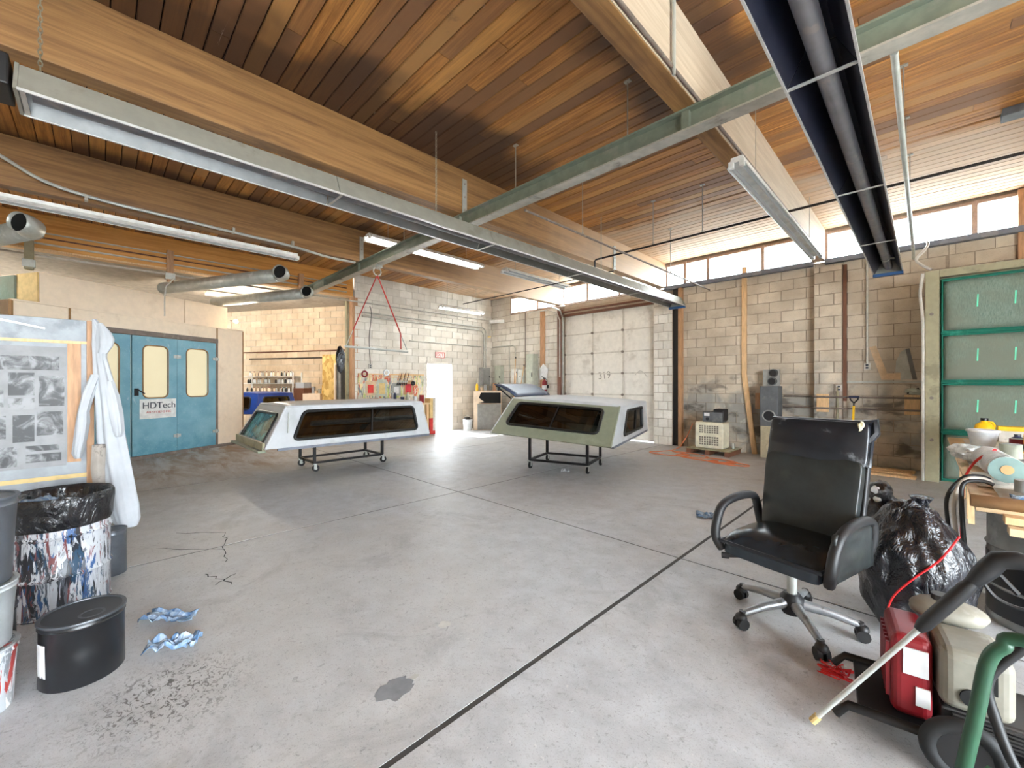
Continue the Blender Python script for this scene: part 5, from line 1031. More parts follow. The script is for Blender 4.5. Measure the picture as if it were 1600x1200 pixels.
for i, (y0, y1, z0, z1) in enumerate(((-.95, -.20, 1.50, 1.60), (-.30, -.175, 1.24, 1.46), (-.44, -.32, 1.32, 1.48), (-.60, -.46, 1.24, 1.36), (-.44, -.32, 1.22, 1.30), (-.62, -.45, 1.02, 1.18), (-.42, -.32, .99, 1.18), (-.31, -.18, 1.03, 1.20), (-.60, -.40, .82, .96), (-.36, -.20, .92, .96), (-.36, -.19, .84, .90), (-.95, -.68, 1.2, 1.45), (-.95, -.7, .85, 1.1))):
    MB().box(-4.495, -4.493, y0, y1, z0, z1).build('picture', 'faded_poster_print', ps, world=True)
cv = thing('coverall', 'white hooded paint coverall hanging on the partition corner', 'coverall', (-4.41, .01, 0))
def loft(secs, n=28, seed=0, fold=.10):
    vs = []; fs = []
    for j, (cx, cy, z, rx, ry) in enumerate(secs):
        for k in range(n):
            a = 2 * PI * k / n; f = 1 + fold * math.sin(a * 5 + j * .35 + seed) + fold * .6 * math.sin(a * 9 - j * .2 + seed)
            vs.append((cx + rx * f * math.cos(a), cy + ry * f * math.sin(a), z))
    for j in range(len(secs) - 1):
        for k in range(n): fs.append((j * n + k, j * n + (k + 1) % n, (j + 1) * n + (k + 1) % n, (j + 1) * n + k))
    fs += [tuple(range(n - 1, -1, -1)), tuple((len(secs) - 1) * n + k for k in range(n))]
    return MB().add(vs, fs)
B0 = [(1.885, -.03, .012, .02), (1.80, -.005, .034, .035), (1.70, .0, .040, .04), (1.60, .0, .036, .04), (1.50, .012, .046, .05), (1.38, .028, .058, .06), (1.20, .045, .066, .065), (1.0, .062, .078, .07), (.80, .085, .084, .075), (.62, .11, .086, .07), (.45, .135, .086, .065), (.34, .15, .075, .055), (.285, .16, .05, .035)]
loft([(0, y, z, rx, ry) for (z, y, ry, rx) in B0], 44, 0, .11).build('body', 'cloth_white', cv, smooth=True)
loft([(.02, .00, 1.86, .02, .012), (.03, .02, 1.80, .03, .035), (.035, .032, 1.74, .034, .050), (.035, .030, 1.69, .032, .044), (.03, .012, 1.63, .025, .03)], 30, 2, .08).build('hood', 'cloth_white', cv, smooth=True)
loft([(.06, -.112, .86, .020, .016), (.065, -.115, .90, .03, .026), (.06, -.10, 1.0, .035, .032), (.05, -.088, 1.12, .034, .034), (.045, -.085, 1.2, .038, .030), (.03, -.06, 1.33, .036, .034), (.01, -.02, 1.47, .03, .03)], 26, 4, .14).build('sleeve', 'cloth_white', cv, smooth=True)
loft([(.075, .10, 1.0, .02, .018), (.08, .10, 1.05, .03, .030), (.07, .085, 1.18, .03, .036), (.055, .07, 1.30, .032, .034), (.03, .045, 1.42, .026, .03)], 26, 5, .14).build('sleeve', 'cloth_white', cv, smooth=True)
loft([(.055, -.005, .64, .02, .03), (.06, -.012, .78, .03, .036), (.055, -.005, .95, .025, .035)], 22, 7, .10).build('trouser_leg', 'cloth_stain', cv, smooth=True)
dm = thing('paint_drum', 'tall drum covered in paint drips, lined with a black bag', 'drum', (-3.90, -.17, 0))
MB().lathe([(.232, 0), (.238, .01), (.232, .02), (.232, .22), (.242, .235), (.232, .25), (.232, .46), (.242, .475), (.232, .49), (.232, .66), (.24, .675), (.222, .675), (.222, .50)], 40).build('shell', 'splattered_drum', dm, smooth=True)
MB().lathe([(.236, .52), (.245, .54), (.242, .60), (.250, .66), (.252, .70), (.244, .715), (.222, .70), (.212, .60), (.2, .48), (.001, .46)], 44, wob=lambda a, z: .012 * math.sin(a * 9 + z * 30) + .008 * math.sin(a * 17)).build('bag_liner', 'liner_plastic', dm, smooth=True)
for (k, dx, dy, z, s) in ((0, .07, -.10, .66, .075), (1, -.07, -.06, .64, .06), (2, .03, .07, .62, .055)):
    o = MB().blob((-3.90 + dx, -.17 + dy, z), (s, s, s * .6), 20 + k, .5, 2.6, 3).build('paper_wipe', 'blue_wipe', smooth=True); tag(o, ['crumpled blue wipe heaped highest in the lined drum', 'blue and white wipe beside the heap in the drum', 'blue wipe lying low inside the drum liner'][k], 'wipe')
def pail(x, y, z, r, h, m, lab, lid='lid_dark', taper=.9, label=None, hoop=True, group=None, rz=0):
    t = thing('pail', lab, 'pail', (x, y, z), rz, group=group)
    MB().lathe([(r * taper, 0), (r * taper + .004, .006), (r * (taper + (1 - taper) * .5), h * .5), (r * .985, h * .88), (r * 1.02, h * .90), (r * .99, h * .92), (r, h * .985)], 36).build('body', m, t, smooth=True)
    l = MB().lathe([(r * 1.03, h * .965), (r * 1.045, h * .98), (r * 1.03, h), (r * .94, h), (r * .92, h - .012), (.001, h - .012)], 36).build('lid', lid, t, smooth=True)
    MB().lathe([(r * .32, h - .012), (r * .32, h - .004), (r * .25, h - .004), (r * .24, h - .01)], 20, (r * .35, r * .2, 0)).build('spout_ring', lid, l, smooth=True)
    if label:
        n = 8; a0 = label; vs = [((r * 1.012 - (1 - taper) * r * (.75 if j == 0 else .22)) * math.cos(a0 + .5 * k / n), (r * 1.012 - (1 - taper) * r * (.75 if j == 0 else .22)) * math.sin(a0 + .5 * k / n), h * (.22 if j == 0 else .72)) for j in (0, 1) for k in range(n + 1)]
        MB().add(vs, [(k, k + 1, k + 1 + n + 1, k + n + 1) for k in range(n)]).build('paper_label', 'paper_label', t, smooth=True)
    if hoop: MB().tube([(r * 1.03 * math.cos(a), r * 1.03 * math.sin(a), h * .86 - .1 * math.sin((a - 2.2) / 1.9 * PI) ) for a in [2.2 + 1.9 * k / 12 for k in range(13)]], .003, 5).build('bail', 'galv', t)
    return t
pail(-2.90, -.05, 0, .15, .30, 'pail_black', 'black lidded paint pail with a grey paper label', 'lid_dark', .97, -1.42, False)
pail(-3.37, -.44, 0, .14, .26, 'pail_black', 'small black lidded can between drum and pail stack', 'lid_dark', .98, None, False)
pail(-2.86, -.40, 0, .15, .275, 'splattered_pail', 'lowest pail of the stack, silver with paint drips', 'pail_silver', .88)
pail(-2.86, -.40, .276, .148, .27, 'pail_silver', 'middle pail of the stack, dull silver metal', 'pail_silver', .86)
pail(-2.86, -.40, .547, .15, .37, 'pail_grey', 'topmost pail of the stack, dark grey and dusty', 'pail_grey', .86)
pail(-4.26, .07, 0, .085, .33, 'pail_grey', 'dusty grey can behind the drum next to the coverall', 'lid_dark', .97, None, False)
rag(-3.2, -.12, .003, .16, .14, .05, 31, 'blue wipe dropped between drum and black pail', .4)

# ------------------------------------------------------------------ along the tan block wall
o = MB().bar((-2.62, WY - .02, 3.78), (-2.62, WY - .025, 1.6), .09, .035, (0, 1, 0)).bar((-2.62, WY - .025, 1.6), (-2.42, WY - .06, .0), .09, .035, (0, 1, 0)).build('leaning_board', 'wood_pale'); tag(o, 'long pale wooden board leaning against the block wall', 'board')
t = thing('air_dryer', 'cream compressor dryer with square grilles standing on a pallet', 'dryer', (-3.07, 8.82, .115))
MB().box(-.27, .27, -.19, .19, 0, .52).build('housing', 'cream_plastic', t, bevel=.03)
for (z0, z1) in ((.06, .24), (.30, .46)):
    gm = MB().box(-.19, .19, -.197, -.19, z0, z1).build('grille', 'grille_dark', t)
    b = MB()
    for k in range(9): b.box(-.19 + k * .0475 - .006, -.19 + k * .0475 + .006, -.204, -.196, z0, z1)
    for k in range(5): b.box(-.19, .19, -.204, -.196, z0 + (z1 - z0) * k / 4 - .005, z0 + (z1 - z0) * k / 4 + .005)
    b.build('grille_bars', 'cream_plastic', gm)
t = thing('battery_charger', 'black and grey charger box on top of the cream dryer', 'charger', (-3.02, 8.84, .637))
MB().box(-.20, .18, -.14, .14, 0, .20).build('case', 'grey_cabinet', t, bevel=.015); MB().box(.0, .20, -.12, .15, .03, .26).build('cover', 'black_steel', t, bevel=.02); MB().box(-.16, -.06, -.15, -.14, .12, .18).build('dial_plate', 'paper_label', t); MB().cyl((-.1, -.14, .06), (-.1, -.16, .06), .03, 12).build('knob', 'gasket_black', t)
pl = thing('pallet', 'weathered wooden pallet under the cream dryer', 'pallet', (-3.05, 8.8, 0))
for k in range(5): MB().box(-.42, .42, -.32 + k * .15, -.22 + k * .15, .095, .113).build('slat', 'olive_frame', pl)
for x in (-.36, 0, .36): MB().box(x - .045, x + .045, -.32, .38, .0, .095).build('runner', 'wood_brown', pl)
t = thing('equipment_cabinet', 'tall narrow grey cabinet with gauges and round speaker grille', 'cabinet', (-2.1, 9.12, 0))
MB().box(-.145, .145, -.16, .16, 0, .60).build('lower_case', 'beige_cabinet', t, bevel=.01); MB().box(-.15, .15, -.165, .165, .60, 1.36).build('upper_case', 'grey_cabinet', t, bevel=.01)
MB().box(-.14, .14, .02, .05, 1.36, 1.68).build('gauge_plate', 'panel_grey', t)
for (x, z) in ((.02, 1.45), (.04, 1.61)): gq = MB().cyl((x, .02, z), (x, -.03, z), .075, 24).build('gauge', 'grey_cabinet', t, smooth=True); MB().cyl((x, -.03, z), (x, -.034, z), .06, 24).build('dial', 'plastic_black', gq)
MB().tube(arc((0, -.168, .80), .10, 0, 360, (1, 0, 0), (0, 0, 1), 24)[:-1], .012, 6, closed=True).build('speaker_ring', 'panel_grey', t, smooth=True); MB().cyl((0, -.166, .80), (0, -.174, .80), .085, 24).build('speaker_cone', 'plastic_black', t)
MB().tube(arc((.04, -.163, .20), .09, 0, 360, (1, 0, 0), (0, 0, 1), 24)[:-1], .012, 6, closed=True).build('outlet_ring', 'beige_cabinet', t, smooth=True); MB().cyl((.06, -.16, .20), (.06, -.166, .20), .05, 16).build('outlet_hole', 'dark_hole', t)
hp_ = []
loops = [(-3.75, 7.95, .30, .16), (-3.45, 8.15, .40, .22), (-3.0, 8.05, .48, .20), (-2.75, 7.9, .30, .17), (-2.45, 7.8, .34, .14)]
for i, (cx_, cy_, rx_, ry_) in enumerate(loops):
    for k in range(16):
        f = k / 16; nx_ = loops[min(i + 1, 4)]
        c_ = (cx_ + (nx_[0] - cx_) * f, cy_ + (nx_[1] - cy_) * f); a = -2 * PI * f * (1 if i % 2 else -1) + 2.2
        hp_.append((c_[0] + rx_ * math.cos(a), c_[1] + ry_ * math.sin(a), .011 + .012 * (i % 2) * abs(math.sin(a))))
pipe('air_hose', [(-3.55, 9.05, .55), (-3.62, 8.95, .3), (-3.7, 8.75, .06), (-3.75, 8.5, .014)] + hp_, .009, 'hose_orange', 'orange air hose coiled loosely on the floor before the dryer', 'hose', n=6)
sv = thing('shovel', 'yellow handled shovel leaning on the block wall', 'shovel', (-.88, 8.9, 0))
MB().cyl((0, 0, .25), (-.0, .30, 1.02), .017, 10).build('shaft', 'yellow_plastic', sv, smooth=True); MB().tube([(0, .30, 1.02), (0, .31, 1.07), (-.05, .335, 1.13), (-.055, .345, 1.17)], .012, 7).tube([(0, .31, 1.07), (.05, .335, 1.13), (.055, .345, 1.17)], .012, 7).build('yoke', 'gasket_black', sv, smooth=True); MB().cyl((-.07, .345, 1.175), (.07, .345, 1.175), .018, 10).build('grip', 'navy_plastic', sv, smooth=True)
MB().sheet(lambda u, v: ((u - .5) * .24 * (1 - .15 * v), .02 + .10 * v + .03 * (2 * u - 1) ** 2 * -1, .01 + .30 * v), 6, 6).build('blade', 'galv', sv, smooth=True, solid=.006)
for i, (x0, x1, y) in enumerate(((-1.0, -.12, 9.0), (-.95, -.15, 8.75), (-.9, -.1, 8.5))):
    o = MB().obox(((x0 + x1) / 2, y, .02), (x1 - x0, .17, .035), (0, 0, -.05)).build('floor_plank', 'wood_pale', bevel=.004); tag(o, ['loose plank on the floor against the block wall', 'loose plank on the floor between two others', 'loose plank on the floor before the filter frame'][i], 'plank')
o = MB().cyl((-2.72, 8.95, 0), (-2.72, 8.95, .22), .025, 10).build('floor_pipe', 'conduit', smooth=True); tag(o, 'short pale pipe stub on the floor beside the pallet', 'pipe')
t = thing('wall_bracket', 'small green and grey clamp on the wood block by the filters', 'clamp', (-.14, WY - .02, 1.28)); MB().blob((0, 0, 0), (.10, .03, .05), 3, .5, 3, 3).build('clamp', 'panel_green', t, smooth=True); MB().cyl((-.08, 0, -.03), (.06, 0, .05), .015, 8).build('spring', 'black_steel', t)

# ------------------------------------------------------------------ electrical corner, cabinet and extinguisher
def ebox(x, y, z, w, h, d, m, lab, face='Y', door=True):
    t = thing('electrical_box', lab, 'electrical box', (x, y, z), 0 if face == 'Y' else PI / 2)
    MB().box(-w / 2, w / 2, -d, 0, 0, h).build('case', m, t, bevel=.008)
    if door: MB().box(-w / 2 + .02, w / 2 - .02, -d - .01, -d, .03, h - .03).build('door', m, t, bevel=.004); MB().box(w / 2 - .06, w / 2 - .04, -d - .025, -d - .01, h * .45, h * .55).build('latch', 'black_steel', t)
ebox(WX, 8.95, 1.35, .34, .58, .16, 'panel_grey', 'grey breaker box on the exit door wall', 'X')
ebox(-9.86, WY, 1.25, .30, .75, .14, 'panel_green', 'tall pale electrical panel in the corner'); ebox(-9.12, WY, 1.42, .24, .45, .15, 'lamp_white', 'white switch box with conduit above'); ebox(-8.86, WY, 1.42, .17, .43, .15, 'lamp_white', 'narrow white switch box beside the wider one'); ebox(-8.38, WY, 1.05, .30, 1.25, .22, 'panel_green', 'very tall pale electrical panel left of the wooden post')
o = MB().box(-9.3, -8.55, WY - .06, WY - .001, 1.05, 1.34).build('wiring_trough', 'panel_green', bevel=.006); tag(o, 'long pale wiring trough below the white switch boxes', 'wiring trough')
t = thing('paper_sign', 'white five sided paper sign hung on the orange post', 'sign', (-7.98, WY - .045, 1.72)); MB().prism([(-.20, .08), (.0, .28), (.19, .12), (.12, -.16), (-.12, -.2)], -.012, -.004, 'Y').build('card', 'paper_label', t); MB().cyl((0, -.006, .27), (0, -.02, .27), .012, 8).build('nail', 'galv', t)
t = thing('fire_extinguisher', 'red fire extinguisher on the wall left of the overhead door', 'fire extinguisher', (-7.86, 9.2, 1.08)); MB().lathe([(.06, 0), (.075, .01), (.075, .36), (.06, .41), (.03, .43), (.025, .46)], 20).build('cylinder', 'red_plastic', t, smooth=True); MB().box(-.03, .03, -.02, .02, .46, .50).bar((0, -.02, .5), (.0, -.13, .54), .02, .012).build('valve', 'black_steel', t); MB().tube([(.03, 0, .48), (.11, -.02, .44), (.115, -.02, .25), (.1, -.02, .08)], .012, 7).build('hose', 'cable_black', t, smooth=True); MB().lathe([(.076, .16), (.0765, .28)], 20).build('label_band', 'paper_label', t); MB().box(-.04, .04, .07, .138, .2, .3).build('wall_bracket', 'black_steel', t)
t = thing('exit_sign', 'red outlined exit sign above the doorway', 'sign', (WX, 7.22, 2.18)); MB().box(.0, .03, -.16, .16, 0, .17).build('plate', 'lamp_white', t)
RX = Matrix.Rotation(PI / 2, 4, 'Z') @ Matrix.Rotation(PI / 2, 4, 'X')
text_mesh('lettering', 'EXIT', .13, 'red_sign', t, Matrix.Translation((.032, 0, .085)) @ RX, .002)
fq = MB()
for (a, b) in (((-.155, .005), (.155, .005)), ((-.155, .165), (.155, .165)), ((-.155, .005), (-.155, .165)), ((.155, .005), (.155, .165))): fq.bar((.032, a[0], a[1]), (.032, b[0], b[1]), .012, .012)
fq.build('border', 'red_sign', t)
kb = thing('tool_cabinet', 'tall beige cabinet with broken front, junk piled on top', 'cabinet', (-9.6, 8.55, 0), math.radians(45))
MB().box(-.42, .42, -.30, .30, 0, 1.18).build('carcass', 'booth_cream', kb, bevel=.006)
MB().box(-.30, .41, -.325, -.302, .02, .80).build('door', 'panel_grey', kb, bevel=.004); MB().prism([(-.28, .82), (.40, .82), (.40, 1.14), (-.20, 1.14), (-.26, .98), (-.1, .86)], -.31, -.30, 'Y').build('broken_opening', 'dark_hole', kb); MB().box(-.42, .42, -.30, .30, 1.18, 1.20).build('top_board', 'plywood', kb)
def junk(cx, cy, z, w, d, n, seed, where, sc=1.0, rz=0):
    """separate small workshop things set out on a top"""
    rg = random.Random(seed); kinds = ['tin', 'bottle', 'jar', 'box', 'spray_can', 'tub']; cols = ['red_plastic', 'navy_plastic', 'yellow_plastic', 'tub_white', 'panel_grey', 'cardboard', 'cap_blue', 'pail_silver', 'gasket_black', 'booth_cream', 'wood_orange', 'panel_green']
    words = {'red_plastic': 'red', 'navy_plastic': 'navy', 'yellow_plastic': 'yellow', 'tub_white': 'white', 'panel_grey': 'grey', 'cardboard': 'brown', 'cap_blue': 'bright blue', 'pail_silver': 'silver', 'gasket_black': 'black', 'booth_cream': 'cream', 'wood_orange': 'orange', 'panel_green': 'pale green'}
    cw_ = w / n; seen = {}
    for i in range(n):
        x = -w / 2 + (i + .5) * cw_; y = rg.uniform(-d / 2, d / 2); k = kinds[rg.randrange(6)]; m = cols[rg.randrange(len(cols))]; r = cw_ * .38
        h = rg.uniform(.09, .2) * sc; ca, sa = math.cos(rz), math.sin(rz); p = (cx + x * ca - y * sa, cy + x * sa + y * ca, z)
        key = (k, m); seen[key] = seen.get(key, 0) + 1
        if seen[key] > 1: m = cols[(cols.index(m) + 5) % len(cols)]
        lab = '%s %s %s' % (words[m], k.replace('_', ' '), where)
        t = thing(k, lab, k.replace('_', ' '), p, rz, group='clutter ' + where)
        if k == 'tin': MB().lathe([(r, 0), (r, h * .8), (r * 1.04, h * .82), (r * .9, h * .82)], 14).build('can', m, t, smooth=True); MB().lathe([(r * .9, h * .82), (r * .9, h * .84)], 14).build('lid', 'pail_silver', t)
        elif k in ('bottle', 'spray_can'): MB().lathe([(r * .8, 0), (r * .8, h), (r * .35, h * 1.2), (r * .3, h * 1.3)], 12).build('body', m, t, smooth=True); MB().lathe([(r * .36, h * 1.3), (r * .36, h * 1.42)], 10).build('cap', 'gasket_black' if k == 'bottle' else 'tub_white', t)
        elif k == 'jar': MB().lathe([(r * .9, 0), (r * .9, h * .7), (r * .7, h * .8)], 14).build('glass', m, t, smooth=True); MB().lathe([(r * .78, h * .8), (r * .78, h * .95)], 14).build('lid', 'panel_grey', t)
        elif k == 'box': MB().box(-r, r, -r * .8, r * .8, 0, h * .9).build('carton', m, t, bevel=.003); MB().box(-r * .95, r * .95, -r * .76, r * .76, h * .9, h * .93).build('flap', 'cardboard', t)
        else: MB().lathe([(r * .75, 0), (r, h * .7), (r * 1.06, h * .72), (r * .9, h * .7)], 14).build('tub', m, t, smooth=True); MB().lathe([(r * 1.0, h * .72), (r * 1.0, h * .76)], 14).build('rim', 'lamp_white', t)
junk(-9.6, 8.55, 1.20, .80, .3, 6, 3, 'on the beige cabinet', 1.3, math.radians(45))
t = thing('bucket', 'white plastic bucket with tools by the beige cabinet', 'bucket', (-9.82, 7.92, 0)); MB().lathe([(.12, 0), (.145, .30), (.155, .31), (.155, .33), (.14, .33)], 24).build('body', 'tub_white', t, smooth=True); MB().tube([(-.15, 0, .31), (-.11, 0, .42), (0, 0, .46), (.11, 0, .42), (.15, 0, .31)], .005, 6).build('bail', 'galv', t); MB().blob((0, 0, .32), (.11, .11, .09), 3, .5, 3, 3).build('contents', 'engine_dark', t, smooth=True)
t = thing('broom_bin', 'pale bin holding upright handles beside the beige cabinet', 'bin', (-8.72, 8.78, 0)); MB().lathe([(.16, 0), (.19, .55), (.20, .56), (.18, .56)], 24).build('body', 'booth_cream', t, smooth=True); MB().lathe([(.17, .4), (.001, .41)], 20).build('fill', 'booth_edge', t)
for i, (dx, dy, tx, ty, h, lab) in enumerate(((-.06, 0, -.22, .38, 1.75, 'longest wooden handle in the pale bin'), (.05, .04, .06, .30, 1.5, 'wooden handle leaning to the switch boxes'), (.0, -.07, -.1, .3, 1.3, 'shortest wooden handle in the pale bin'))):
    t = thing('broom', lab, 'broom', (-8.72 + dx, 8.78 + dy, .44)); MB().cyl((0, 0, 0), (tx, ty, h), .013, 8).build('handle', 'wood_pale', t, smooth=True); MB().cyl((tx, ty, h), (tx * 1.01, ty * 1.01, h * 1.03), .016, 8).build('end_cap', 'gasket_black', t)
junk(.62, 6.0, .755, .9, .2, 5, 52, 'among the papers on the drum bench', 1.0, PI / 2)
# ------------------------------------------------------------------ tool board and bench on the pale wall
tb = thing('tool_board', 'paint spotted plywood tool board with pinned pictures', 'tool board', (WX, 5.7, 1.02))
MB().box(.004, .024, -1.0, .95, 0, .62).build('panel', 'splattered_board', tb); MB().box(.004, .06, -1.0, .95, .62, .655).build('top_rail', 'wood_pale', tb); MB().box(.024, .05, -1.0, .5, .55, .575).build('tool_rail', 'wood_pale', tb)
for i, (y0, y1, z0, z1, m) in enumerate(((-.80, -.52, .08, .46, 'spray_orange'), (-.48, -.20, .05, .5, 'panel_green'), (.30, .60, .08, .48, 'wood_orange'), (-.05, .22, .06, .40, 'panel_grey'))):
    MB().box(.024, .028, y0, y1, z0, z1).build('picture', m, tb)
    MB().box(.028, .030, y0 + .06, y1 - .06, z0 + .06, z1 - .1).build('picture_print', ['red_sign', 'booth_yellow', 'text_red', 'paper_label'][i], tb)
for i, (y, z, m, lab) in enumerate(((4.85, 1.66, 'red_plastic', 'red air hose ring hung at the post end of the board'), (6.27, 1.42, 'gasket_black', 'black sanding disc hung on the tool board'), (5.45, 1.70, 'tub_white', 'white tape ring hung on the board top rail'))):
    o = MB().tube(arc((WX + .088, y, z), .07 if i != 1 else .035, 0, 360, (0, 1, 0), (0, 0, 1), 16)[:-1], .022 if i != 1 else .03, 8, closed=True).build('hanging_ring', m, smooth=True); tag(o, lab, 'ring')
for i in range(6):
    y = 5.78 + i * .055; t = thing('paint_brush', ['paint brush hung first on the rail beside the tape ring', 'paint brush hung second on the rail', 'paint brush hung third on the rail', 'paint brush hung fourth on the rail', 'paint brush hung fifth on the rail', 'paint brush hung last on the rail by the pictures'][i], 'brush', (WX + .06, y, 1.36), group='brushes on the tool rail', rot=(math.radians(-16), 0, 0))
    MB().box(.0, .012, -.008, .008, .14, .36).build('handle', 'wood_brown' if i % 2 else 'wood_pale', t); MB().box(-.002, .014, -.016, .016, .08, .14).build('ferrule', 'galv', t); MB().box(.0, .012, -.014, .014, 0, .08).build('bristles', 'gasket_black', t)
wbn = thing('paint_bench', 'pale work bench under the tool board', 'bench', (-9.95, 5.58, 0))
MB().box(-.30, .32, -.88, .86, .84, .885).build('top', 'plywood', wbn, bevel=.004)
for x in (-.26, .28):
    for y in (-.82, .80): MB().box(x - .035, x + .035, y - .035, y + .035, 0, .84).build('leg', 'wood_pale', wbn)
MB().box(-.28, .30, -.80, .78, .25, .28).build('shelf', 'plywood', wbn)
junk(-9.86, 5.58, .886, 1.7, .3, 13, 9, 'on the bench under the tool board', 1.25, PI / 2)
t = thing('paper_towel_roll', 'white paper towel roll standing on the paint bench', 'paper towel', (-10.12, 5.62, .886)); MB().lathe([(.02, 0), (.065, 0), (.065, .28), (.02, .28)], 20).build('roll', 'cloth_white', t, smooth=True); MB().lathe([(.018, 0), (.02, .29), (.014, .29)], 12).build('core', 'cardboard', t)
t = thing('paper_stand', 'tall carton with orange and pink wrapping beside the exit door', 'carton', (-9.85, 6.60, 0), .1)
MB().box(-.12, .12, -.10, .10, .0, .45).build('lower_wrap', 'strap_red', t, bevel=.004); MB().box(-.12, .12, -.10, .10, .452, 1.0).build('upper_wrap', 'booth_yellow', t, bevel=.004); MB().box(-.125, .125, .0, .105, .1, 1.02).build('side_sheet', 'cable_white', t)
# ------------------------------------------------------------------ side bay behind the white canopy
oc = thing('osb_closet', 'raw chipboard closet wall with a dark open doorway', 'closet', (-11.0, 4.95, 0), math.radians(210))
for (a, b, c, d) in rect_cut(-.3, 1.05, 0, 2.22, [(.26, .62, 0, 1.93)]): MB().box(a, b, -.03, .0, c, d).build('board', 'osb_board', oc)
for (a, b, c, d) in ((.22, .26, 0, 1.96), (.62, .66, 0, 1.96), (.22, .66, 1.93, 1.97)): MB().box(a, b, -.04, .012, c, d).build('door_casing', 'booth_cream', oc)
MB().box(-.3, 1.05, -.75, -.70, 0, 2.2).build('inner_back', 'dark_hole', oc); MB().box(1.02, 1.05, -.7, -.03, 0, 2.2).build('side_board', 'osb_board', oc); MB().box(-.3, 1.05, -.75, -.03, 2.2, 2.22).build('roof_board', 'osb_board', oc); MB().box(.50, .62, -.45, -.06, 0, 1.92).build('door_leaf', 'panel_grey', oc)
def annex(s, d, z=0):  # point s along the bay's end wall from the hall corner, d out from it
    return tuple(A0 + E2 * s - E1 * d + Vector((0, 0, z)))
RB = math.radians(210)
shf = thing('paint_shelf', 'white steel shelf unit full of small bottles in the side bay', 'shelf', annex(4.55, .2), RB)
for z in (.5, .9, 1.16, 1.42, 1.64): MB().box(-.95, .95, -.18, .18, z - .012, z).build('shelf_board', 'lamp_white', shf)
for x in (-.95, .95):
    for y in (-.17, .17): MB().box(x - .015, x + .015, y - .015, y + .015, 0, 1.75).build('upright', 'lamp_white', shf)
rg = random.Random(5); bm_ = {}
def bottle_proto(m, capm):
    t = thing('paint_bottle', 'small paint bottle on the side bay shelf', 'bottle', (0, 0, 0), RB, group='bottles on the side bay shelf')
    MB().lathe([(.028, 0), (.028, .09), (.012, .115), (.012, .125)], 10).build('body', m, t, smooth=True); MB().lathe([(.015, .125), (.015, .15)], 8).build('cap', capm, t); return t
protos = [(bottle_proto(m, c), w) for (m, c, w) in (('tub_white', 'gasket_black', 'white bottle with black cap'), ('pail_silver', 'gasket_black', 'silver bottle with black cap'), ('booth_cream', 'red_plastic', 'cream bottle with red cap'), ('gasket_black', 'tub_white', 'black bottle with white cap'))]
used = set(); k = 0
for (z, lev) in ((1.42, 'middle'), (1.64, 'top'), (1.16, 'lower')):
    for i in range(22):
        if rg.random() < .12: continue
        pr_, w_ = protos[rg.randrange(4)]; o = pr_ if id(pr_) not in used else copy_tree(pr_); used.add(id(pr_))
        o.location = annex(4.55 - .88 + i * .082, .2 + rg.uniform(-.03, .1), z + .001); o['label'] = '%s on the %s board of the side bay shelf' % (w_, lev); o['group'] = 'bottles on the side bay shelf'
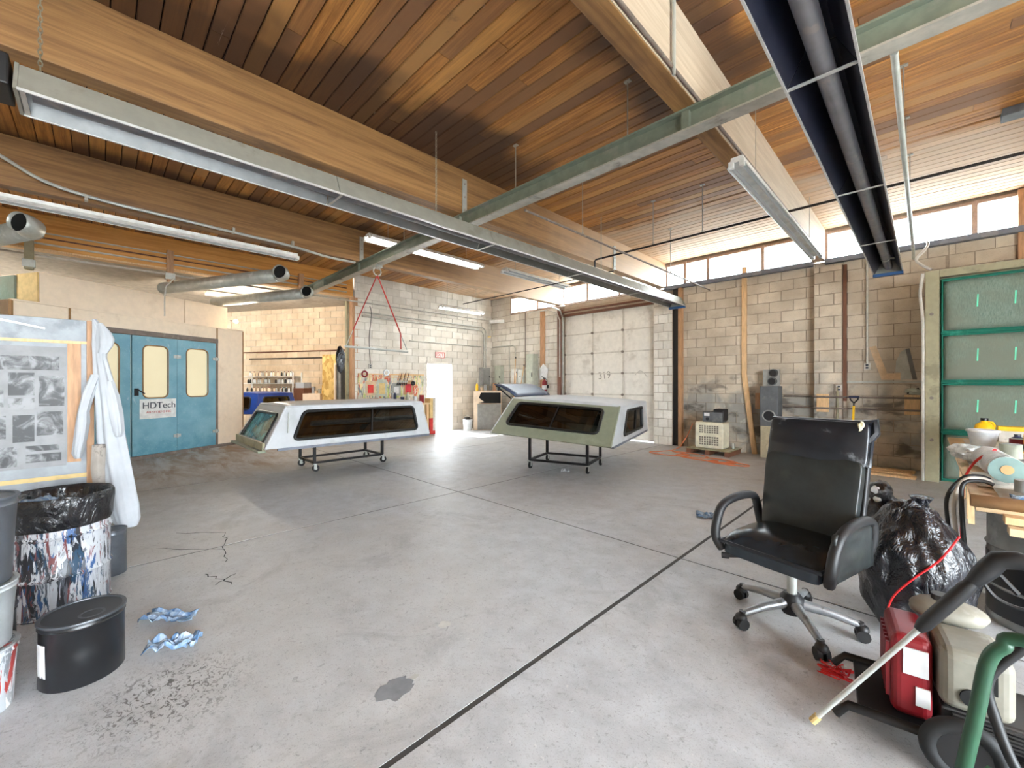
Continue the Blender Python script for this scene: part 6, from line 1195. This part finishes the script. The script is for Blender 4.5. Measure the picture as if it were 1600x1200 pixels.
# blue truck canopy parked by the shelf
c3 = canopy('truck_canopy', 'bright blue truck canopy with dark window in the side bay', annex(3.85, 1.45, .62), (0, 0, RB + PI), 1.5, 1.35, .52, .12, .16, .05, 'cap_blue', 'cap_blue', 'cap_blue', 'tint_dark', (.14, .86, .2, .82), (.16, .84, .25, .82), False)
t = thing('sawhorse', 'wooden sawhorse carrying the blue canopy', 'sawhorse', annex(3.85, 1.45), RB + PI / 2)
for y in (-.55, .55):
    MB().bar((-.5, y, .555), (.5, y, .555), .07, .05).build('beam', 'wood_pale', t)
    for x in (-.42, .42): MB().bar((x, y - .13, 0), (x, y, .53), .04, .04).bar((x, y + .13, 0), (x, y, .53), .04, .04).build('leg', 'wood_pale', t)
def carton(s, d, z, w, dp, h, m, lab):
    t = thing('carton', lab, 'carton', annex(s, d, z), RB); MB().box(-w / 2, w / 2, -dp / 2, dp / 2, 0, h).build('box', m, t, bevel=.006); MB().box(-w / 2 + .005, w / 2 - .005, -.02, .02, h, h + .003).build('tape', 'booth_cream', t)
carton(2.75, .35, 0, .60, .5, 1.12, 'booth_cream', 'tall cream cupboard between the shelf and chipboard closet'); carton(3.25, .34, 0, .36, .4, 1.28, 'wood_brown', 'dark brown stand beside the cream cupboard'); carton(3.25, .34, 1.284, .30, .3, .16, 'cloth_white', 'crumpled white carton on the dark brown stand'); carton(2.35, .3, 0, .16, .3, 1.0, 'wood_pale', 'narrow wooden box against the chipboard closet')
junk(*annex(2.75, .35)[:2], 1.125, .5, .2, 4, 41, 'on the tall cream cupboard', 1.2, RB)
carton(5.5, 1.5, 0, .5, .5, .42, 'grey_cabinet', 'grey box on the floor behind the canopy end'); carton(5.52, 1.5, .424, .4, .4, .22, 'booth_cream', 'cream box stacked on the grey box'); carton(5.0, 2.15, 0, .3, .3, .3, 'black_steel', 'black box on the floor before the grey box')
pipe('conduit', [annex(-.0 + .3, .03, 2.42), annex(6.6, .03, 2.40)], .02, 'wood_brown', 'thin brown pipe along the cream side bay wall'); pipe('conduit', [annex(2.3, .03, 1.2), annex(2.3, .03, 2.18), annex(2.36, .03, 2.2), annex(5.6, .03, 2.2)], .018, 'black_pipe', 'dark pipe bent down beside the cream cupboard')
# bracket lamp on the booth corner lighting the bay wall
t = thing('bracket_lamp', 'small bright lamp on the corner of the booth roof box', 'lamp', tuple(P0 + E2 * .35 + E1 * .06 + Vector((0, 0, 2.92))), math.radians(120)); MB().lathe([(.02, 0), (.06, .08), (.065, .09)], 14, axis='X').build('shade', 'lamp_white', t, smooth=True); MB().blob((.10, 0, 0), (.04, .04, .04), 1, 0, sub=2).build('bulb', 'tube_lit', t, smooth=True); MB().box(-.055, .01, -.01, .01, -.01, .01).build('arm', 'black_steel', t)
ld = bpy.data.lights.new('bracket_lamp_light', 'POINT'); ld.energy = 42; ld.shadow_soft_size = .06; ld.color = (1, .93, .8); lo = bpy.data.objects.new('bracket_lamp_light', ld); COL.objects.link(lo); lo.parent = t; lo.location = (.22, 0, 0)
